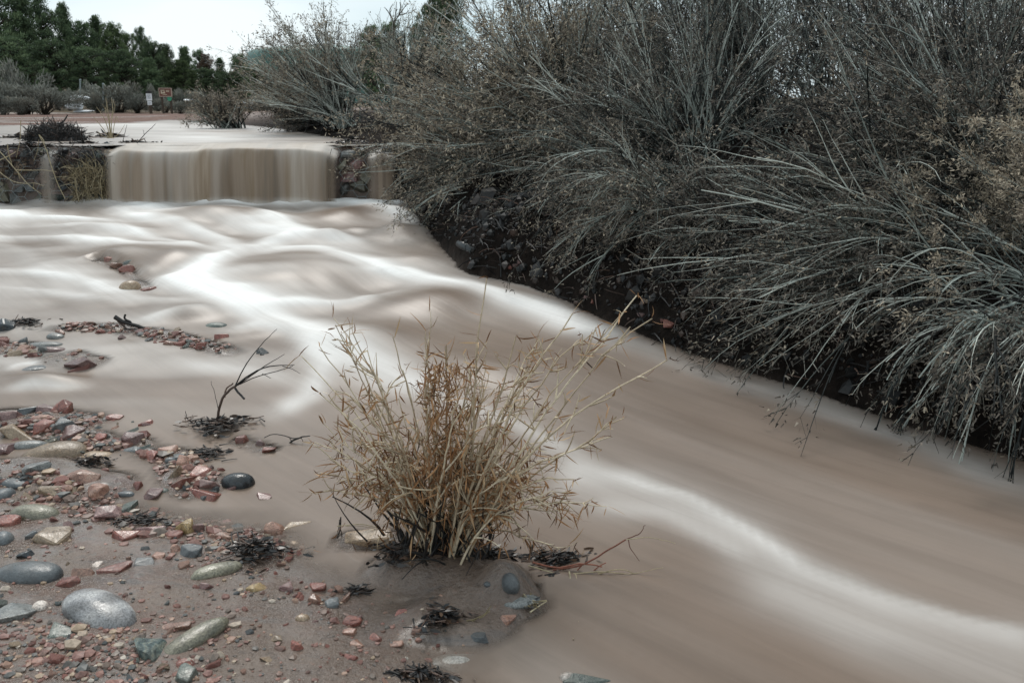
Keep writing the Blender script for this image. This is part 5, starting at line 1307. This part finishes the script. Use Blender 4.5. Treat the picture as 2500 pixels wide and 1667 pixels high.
A.build('print', M['sign_grey'], n1, smooth=False)
A = Arr()
for k in range(4): box_arr(A, (0, -.014, hz(249 + k * 1.9)), (.1, .006, .01))
A.build('print', M['sign_grey'], n2, smooth=False)
for (x_, t_, b_, lab) in ((196, 197, 245, 'thin grey green fence post left of the wide sage bush'), (252, 207, 262, 'thin grey green fence post in front of the wide sage bush')):
    p0, p1 = at_y(x_, b_ + 12, 37), at_y(x_, t_, 37)
    A = Arr(); A.tubes(np.array([smooth_line([p0, p1], 6)]), .035, 8, .5); c = A.build('pole', M['steel'], None)
    t = thing('fence_post', lab, 'post', p0); c.parent = t; c.matrix_parent_inverse = Matrix.Translation(-Vector(p0))
    A = Arr(); A.tubes(np.array([smooth_line([p1 + [0, 0, 0], p1 + [0, 0, .06]], 3)]), np.array([[.05, .05, .01]]), 8, .5); A.build('cap', M['steel'], t, origin=p0)

# snow lying on the ground behind
for k, (x_, y_, w_, h_) in enumerate(((195, 244, 34, 16), (187, 262, 40, 18), (205, 272, 50, 5), (462, 245, 24, 6), (600, 252, 40, 6), (590, 264, 50, 5), (366, 274.5, 6, 2), (520, 243, 20, 5))):
    pz = gz(at_y(x_, y_, 36)[0], 36)
    c = at_y(x_, y_, 36 + k * .15)
    r = np.random.default_rng(200 + k); v, f = round_stone(200 + k, .35, ICO3)
    mm = 36 / FPX
    V = v * np.array([w_ * mm / 2, .35, h_ * mm / 2])
    o = mk('snow', V, [f], M['snow'], None, loc=c); struct(o)

def sage_proto(seed, n=2600, wide=1.0):
    r = np.random.default_rng(seed)
    A = Arr()
    nl = 16
    lc = np.column_stack([r.normal(size=nl) * .42 * wide, r.normal(size=nl) * .35, r.uniform(.25, .78, nl)])
    li = r.integers(nl, size=n)
    P = lc[li] + unit(r.normal(size=(n, 3))) * (r.random((n, 1)) ** .4) * np.array([.26, .26, .2])
    P[:, 2] = np.abs(P[:, 2])
    D = (P - np.array([0, 0, -.1])) + r.normal(size=(n, 3)) * .35
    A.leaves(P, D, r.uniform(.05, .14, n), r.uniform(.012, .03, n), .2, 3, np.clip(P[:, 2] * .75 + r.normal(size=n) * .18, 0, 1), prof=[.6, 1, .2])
    fol = A.build('foliage', M['sage']); fd = fol.data; bpy.data.objects.remove(fol)
    A = Arr(); k = 40
    A.tubes(grow(r, np.column_stack([r.normal(size=k) * .06, r.normal(size=k) * .06, np.zeros(k)]), np.column_stack([r.normal(size=k) * .7 * wide, r.normal(size=k) * .6, np.ones(k)]), r.uniform(.4, .9, k), 6, np.full(k, .05), .1), np.linspace(.015, .004, 6)[None], 3, r.random(k) * .5)
    st = A.build('stems', M['bark']); sdm = st.data; bpy.data.objects.remove(st)
    return fd, sdm
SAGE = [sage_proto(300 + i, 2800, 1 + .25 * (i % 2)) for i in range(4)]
def place(protos, names, label, cat, nm, loc, sc, rz, group):
    t = thing(nm, label, cat, loc, group); t.scale = sc; t.rotation_euler = (0, 0, rz)
    for d_, n_ in zip(protos, names):
        link(n_, d_, t)
    return t
SG = [  # px centre, top py, base py, width px, y, label
 (62, 145, 262, 150, 31, 'largest rounded grey bush at the left edge of the flat'), (8, 195, 272, 110, 29, 'dark grey bush at the left frame edge'), (110, 205, 274, 130, 30, 'low grey bush in front of the largest rounded bush'),
 (290, 200, 276, 150, 35, 'wide sage bush behind the fence post'), (335, 212, 277, 80, 34, 'grey bush just left of the notice post'), (240, 222, 276, 70, 34.5, 'small grey bush left of the wide sage bush'), (405, 240, 277, 60, 34.6, 'pale bush behind the posts of the trail sign'),
 (440, 246, 278, 60, 33.5, 'low pale bush right of the trail sign'), (385, 205, 260, 60, 38, 'dark bush behind the trail sign'), (440, 215, 262, 70, 39, 'brownish bush right behind the trail sign'), (490, 222, 276, 70, 34, 'bush right of the low pale bush'),
 (170, 215, 262, 50, 38, 'small dark bush at the snow patch'), (225, 195, 250, 60, 41, 'grey bush beyond the fence posts'), (640, 225, 290, 90, 24, 'grey bush behind the lone tan shrub'), (50, 235, 276, 90, 28.5, 'low grey bush spreading at the foot of the left bushes')]
for k, (px, tp, bp, w, y, lab) in enumerate(SG):
    b = at_y(px, bp, y); top = at_y(px, tp, y); zg = min(gz(b[0], y), b[2]); wd = w * y / FPX
    s = (top[2] - zg) / .98
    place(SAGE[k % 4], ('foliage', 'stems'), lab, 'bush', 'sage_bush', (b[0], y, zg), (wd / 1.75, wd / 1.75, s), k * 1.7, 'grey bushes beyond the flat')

def tree_proto(seed, nc=70, per=105, shape='round'):
    r = np.random.default_rng(seed)
    A = Arr()
    z = r.uniform(.18, 1.0, nc) ** .9
    if shape == 'cone': rr = .36 * (1.05 - z) ** .75 + .03
    else: rr = .40 * np.sqrt(np.clip(1 - ((z - .52) / .52) ** 2, .04, 1))
    a = r.uniform(0, 6.28, nc); q = np.sqrt(r.random(nc)) * (.65 + .5 * r.random(nc))
    C = np.column_stack([np.cos(a) * rr * q, np.sin(a) * rr * q, z])
    cs = r.uniform(.028, .068, nc)
    n = nc * per; ci = np.repeat(np.arange(nc), per)
    dirs = unit(r.normal(size=(n, 3)))
    P = C[ci] + dirs * (cs[ci] * r.random(n) ** .45)[:, None] * np.array([1.15, 1.15, .75])
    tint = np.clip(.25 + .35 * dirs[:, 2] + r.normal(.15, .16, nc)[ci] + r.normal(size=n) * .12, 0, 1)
    A.leaves(P, dirs + np.array([0, 0, .5]), r.uniform(.012, .026, n), r.uniform(.006, .013, n), .2, 2, tint, prof=[1, .4])
    cr = A.build('crown', M['pine']); cd = cr.data; bpy.data.objects.remove(cr)
    A = Arr()
    A.tubes(np.array([smooth_line([(0, 0, -.03), (r.normal() * .012, r.normal() * .012, .3), (r.normal() * .02, 0, .65), (0, 0, .95)], 10)]), np.linspace(.028, .005, 10)[None], 7, .4)
    P0 = np.column_stack([np.zeros(nc), np.zeros(nc), np.clip(C[:, 2] - .1, .1, .9)])
    u = np.linspace(0, 1, 5)[None, :, None]
    A.tubes(P0[:, None] + (C - P0)[:, None] * u, np.linspace(.007, .002, 5)[None], 4, .3)
    tr = A.build('trunk', M['bark']); td = tr.data; bpy.data.objects.remove(tr)
    return cd, td
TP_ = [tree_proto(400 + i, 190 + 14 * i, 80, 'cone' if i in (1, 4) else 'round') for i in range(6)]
ALT = {}
def alt(cd, mat):
    if (cd.name, mat) not in ALT:
        c = cd.copy(); c.materials.clear(); c.materials.append(M[mat]); ALT[(cd.name, mat)] = c
    return ALT[(cd.name, mat)]
TR = [  # px centre, top py, width px, y, proto, material, label
 (-40, -60, 150, 46, 0, None, 'tall dark pine cut by the left frame edge'), (40, -30, 140, 48, 1, None, 'tall dark pine next to the left frame edge'), (88, -14, 110, 52, 2, None, 'dark pine whose top touches the upper frame edge'), (148, 4, 84, 56, 4, None, 'thin topped pine second in the skyline from the left'),
 (190, 50, 90, 50, 3, None, 'rounded pine in the dip of the skyline'), (230, 36, 84, 54, 1, None, 'pointed pine in the middle of the left skyline'), (268, 54, 76, 50, 5, 'yellow_pine', 'yellowish green pine right of the pointed pine'), (305, 74, 66, 55, 0, 'yellow_pine', 'olive green pine in the descending skyline'),
 (340, 64, 52, 60, 2, None, 'small round topped pine rising above the descending skyline'), (372, 100, 70, 50, 3, None, 'dark pine below the small round topped pine'), (398, 106, 62, 54, 5, 'yellow_pine', 'light green pine right of the small round topped pine'), (448, 112, 74, 52, 4, None, 'green pine midway to the water tank'),
 (484, 117, 44, 60, 0, None, 'grey green pine before the rusty tree'), (503, 130, 46, 58, 2, 'rust_pine', 'rusty red brown tree in the skyline'), (535, 140, 56, 54, 1, None, 'dark pine right of the rusty tree'), (584, 130, 60, 50, 3, None, 'dense dark pine beside the tank ladder'), (625, 158, 70, 56, 5, 'yellow_pine', 'low yellowish tree in front of the tank'),
 (20, 90, 130, 40, 5, None, 'lower dark tree behind the largest rounded bush'), (120, 95, 120, 42, 3, None, 'dark wide tree above the snow patch'), (210, 110, 110, 43, 0, None, 'dark wide tree behind the fence posts'), (290, 120, 110, 44, 2, None, 'dark tree behind the wide sage bush'), (360, 140, 90, 44, 4, None, 'dark tree behind the notice post'), (430, 145, 90, 45, 3, 'yellow_pine', 'olive tree behind the trail sign'),
 (500, 165, 80, 46, 0, None, 'low dark tree above the lone tan shrub'), (565, 175, 80, 46, 5, None, 'low dark tree left of the tank foot'), (470, 170, 70, 43, 1, 'yellow_pine', 'light green low tree right of the trail sign'),
 (905, 60, 80, 40, 2, None, 'dark pine top behind the sky shrub'), (955, 46, 70, 44, 0, None, 'rounded dark pine top under the bare tree'), (1075, -40, 130, 30, 3, None, 'tall dark pine beside the big brown shrub at the top edge'), (1020, 60, 70, 34, 5, None, 'lower pine left of the tall pine at the top edge'), (1500, -10, 200, 40, 3, None, 'pine hidden behind the tall brown shrub')]
for k, (px, tp, w, y, pr, mt, lab) in enumerate(TR[:-1]):
    top = at_y(px, tp, y); zg = gz(top[0], y) - .1; H = top[2] - zg; wd = w * y / FPX
    cd, td = TP_[pr]
    if mt: cd = alt(cd, mt)
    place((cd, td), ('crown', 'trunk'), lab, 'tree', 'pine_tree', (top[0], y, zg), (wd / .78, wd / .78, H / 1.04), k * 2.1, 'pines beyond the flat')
r = np.random.default_rng(95)
b = at_y(962, 90, 42); tl = []
t = thing('bare_tree', 'thin leafless tree top against the sky above the pines', 'tree', (b[0], 42, gz(b[0], 42)))
for pl in ([(962, 260), (962, 90), (960, 55), (948, 30), (938, 18)], [(960, 60), (972, 40), (985, 22), (995, 8)], [(962, 58), (966, 30), (968, 5)], [(955, 45), (952, 25), (960, 10)], [(975, 38), (990, 34), (998, 26)], [(972, 42), (978, 20), (976, 6)]):
    P = smooth_line([at_y(q[0], q[1], 42) for q in pl], 10)
    A = Arr(); A.tubes(P[None], np.linspace(.05 if len(pl) == 5 else .03, .012, 10)[None], 4, .6); A.build('branch', M['bark'], t, origin=np.array(t.location))

# green water tank
YT = 92.0; RT = 8.0; cx = at_y(607, 150, YT + RT)[0] + RT * .995
ztop = at_y(700, 112, YT)[2]; zg = gz(cx, YT) - .3
t = thing('water_tank', 'round green water tank with a caged ladder beyond the pines', 'tank', (cx, YT + RT, zg))
H = ztop - zg; u = np.linspace(0, 2 * math.pi, 97)[:-1]
def lathe(prof):
    V = np.vstack([np.column_stack([np.cos(u) * a, np.sin(u) * a, np.full(96, z_)]) for a, z_ in prof]); i = np.arange(96); j = (i + 1) % 96
    return V, [np.vstack([np.stack([i + 96 * k, j + 96 * k, j + 96 * (k + 1), i + 96 * (k + 1)], 1) for k in range(len(prof) - 1)])]
V, F = lathe([(RT, -1), (RT, H - 1.1)]); mk('wall', V, F, M['tank'], t)
V, F = lathe([(RT, H - 1.1), (RT * .995, H - .8), (RT * .975, H - .45), (RT * .93, H - .18), (RT * .85, H), (RT * .4, H + .35), (.1, H + .45)]); mk('roof', V, F, M['tank'], t)
lx = -RT - .28
A = Arr()
for dx in (-.28, .22):
    A.tubes(np.array([[[lx + dx, 0, 0], [lx + dx, 0, H + .35]]]), .05, 5, .5)
for z_ in np.arange(.3, H + .3, .45): A.tubes(np.array([[[lx - .28, 0, z_], [lx + .22, 0, z_]]]), .035, 4, .5)
for z_ in np.arange(2, H + .3, .9): A.tubes(np.array([[[lx - .28, 0, z_], [lx - .3, -.5, z_], [lx + .1, -.6, z_], [lx + .22, 0, z_]]]), .03, 4, .5)
A.build('ladder', M['steel'], t)
A = Arr()
for z_ in (H + .35, H - .1): A.tubes(np.array([[[lx, 0, z_], [lx + 1.9, 0, z_]]]), .035, 4, .5)
for dx in (.7, 1.3, 1.9): A.tubes(np.array([[[lx + dx, 0, H - .8], [lx + dx, 0, H + .35]]]), .03, 4, .5)
A.build('railing', M['steel'], t)
A = Arr(); A.tubes(np.array([[[lx + .5, 0, H - .4], [lx + .5, 0, H + 1.6]]]), .03, 4, .5); A.build('antenna', M['steel'], t)
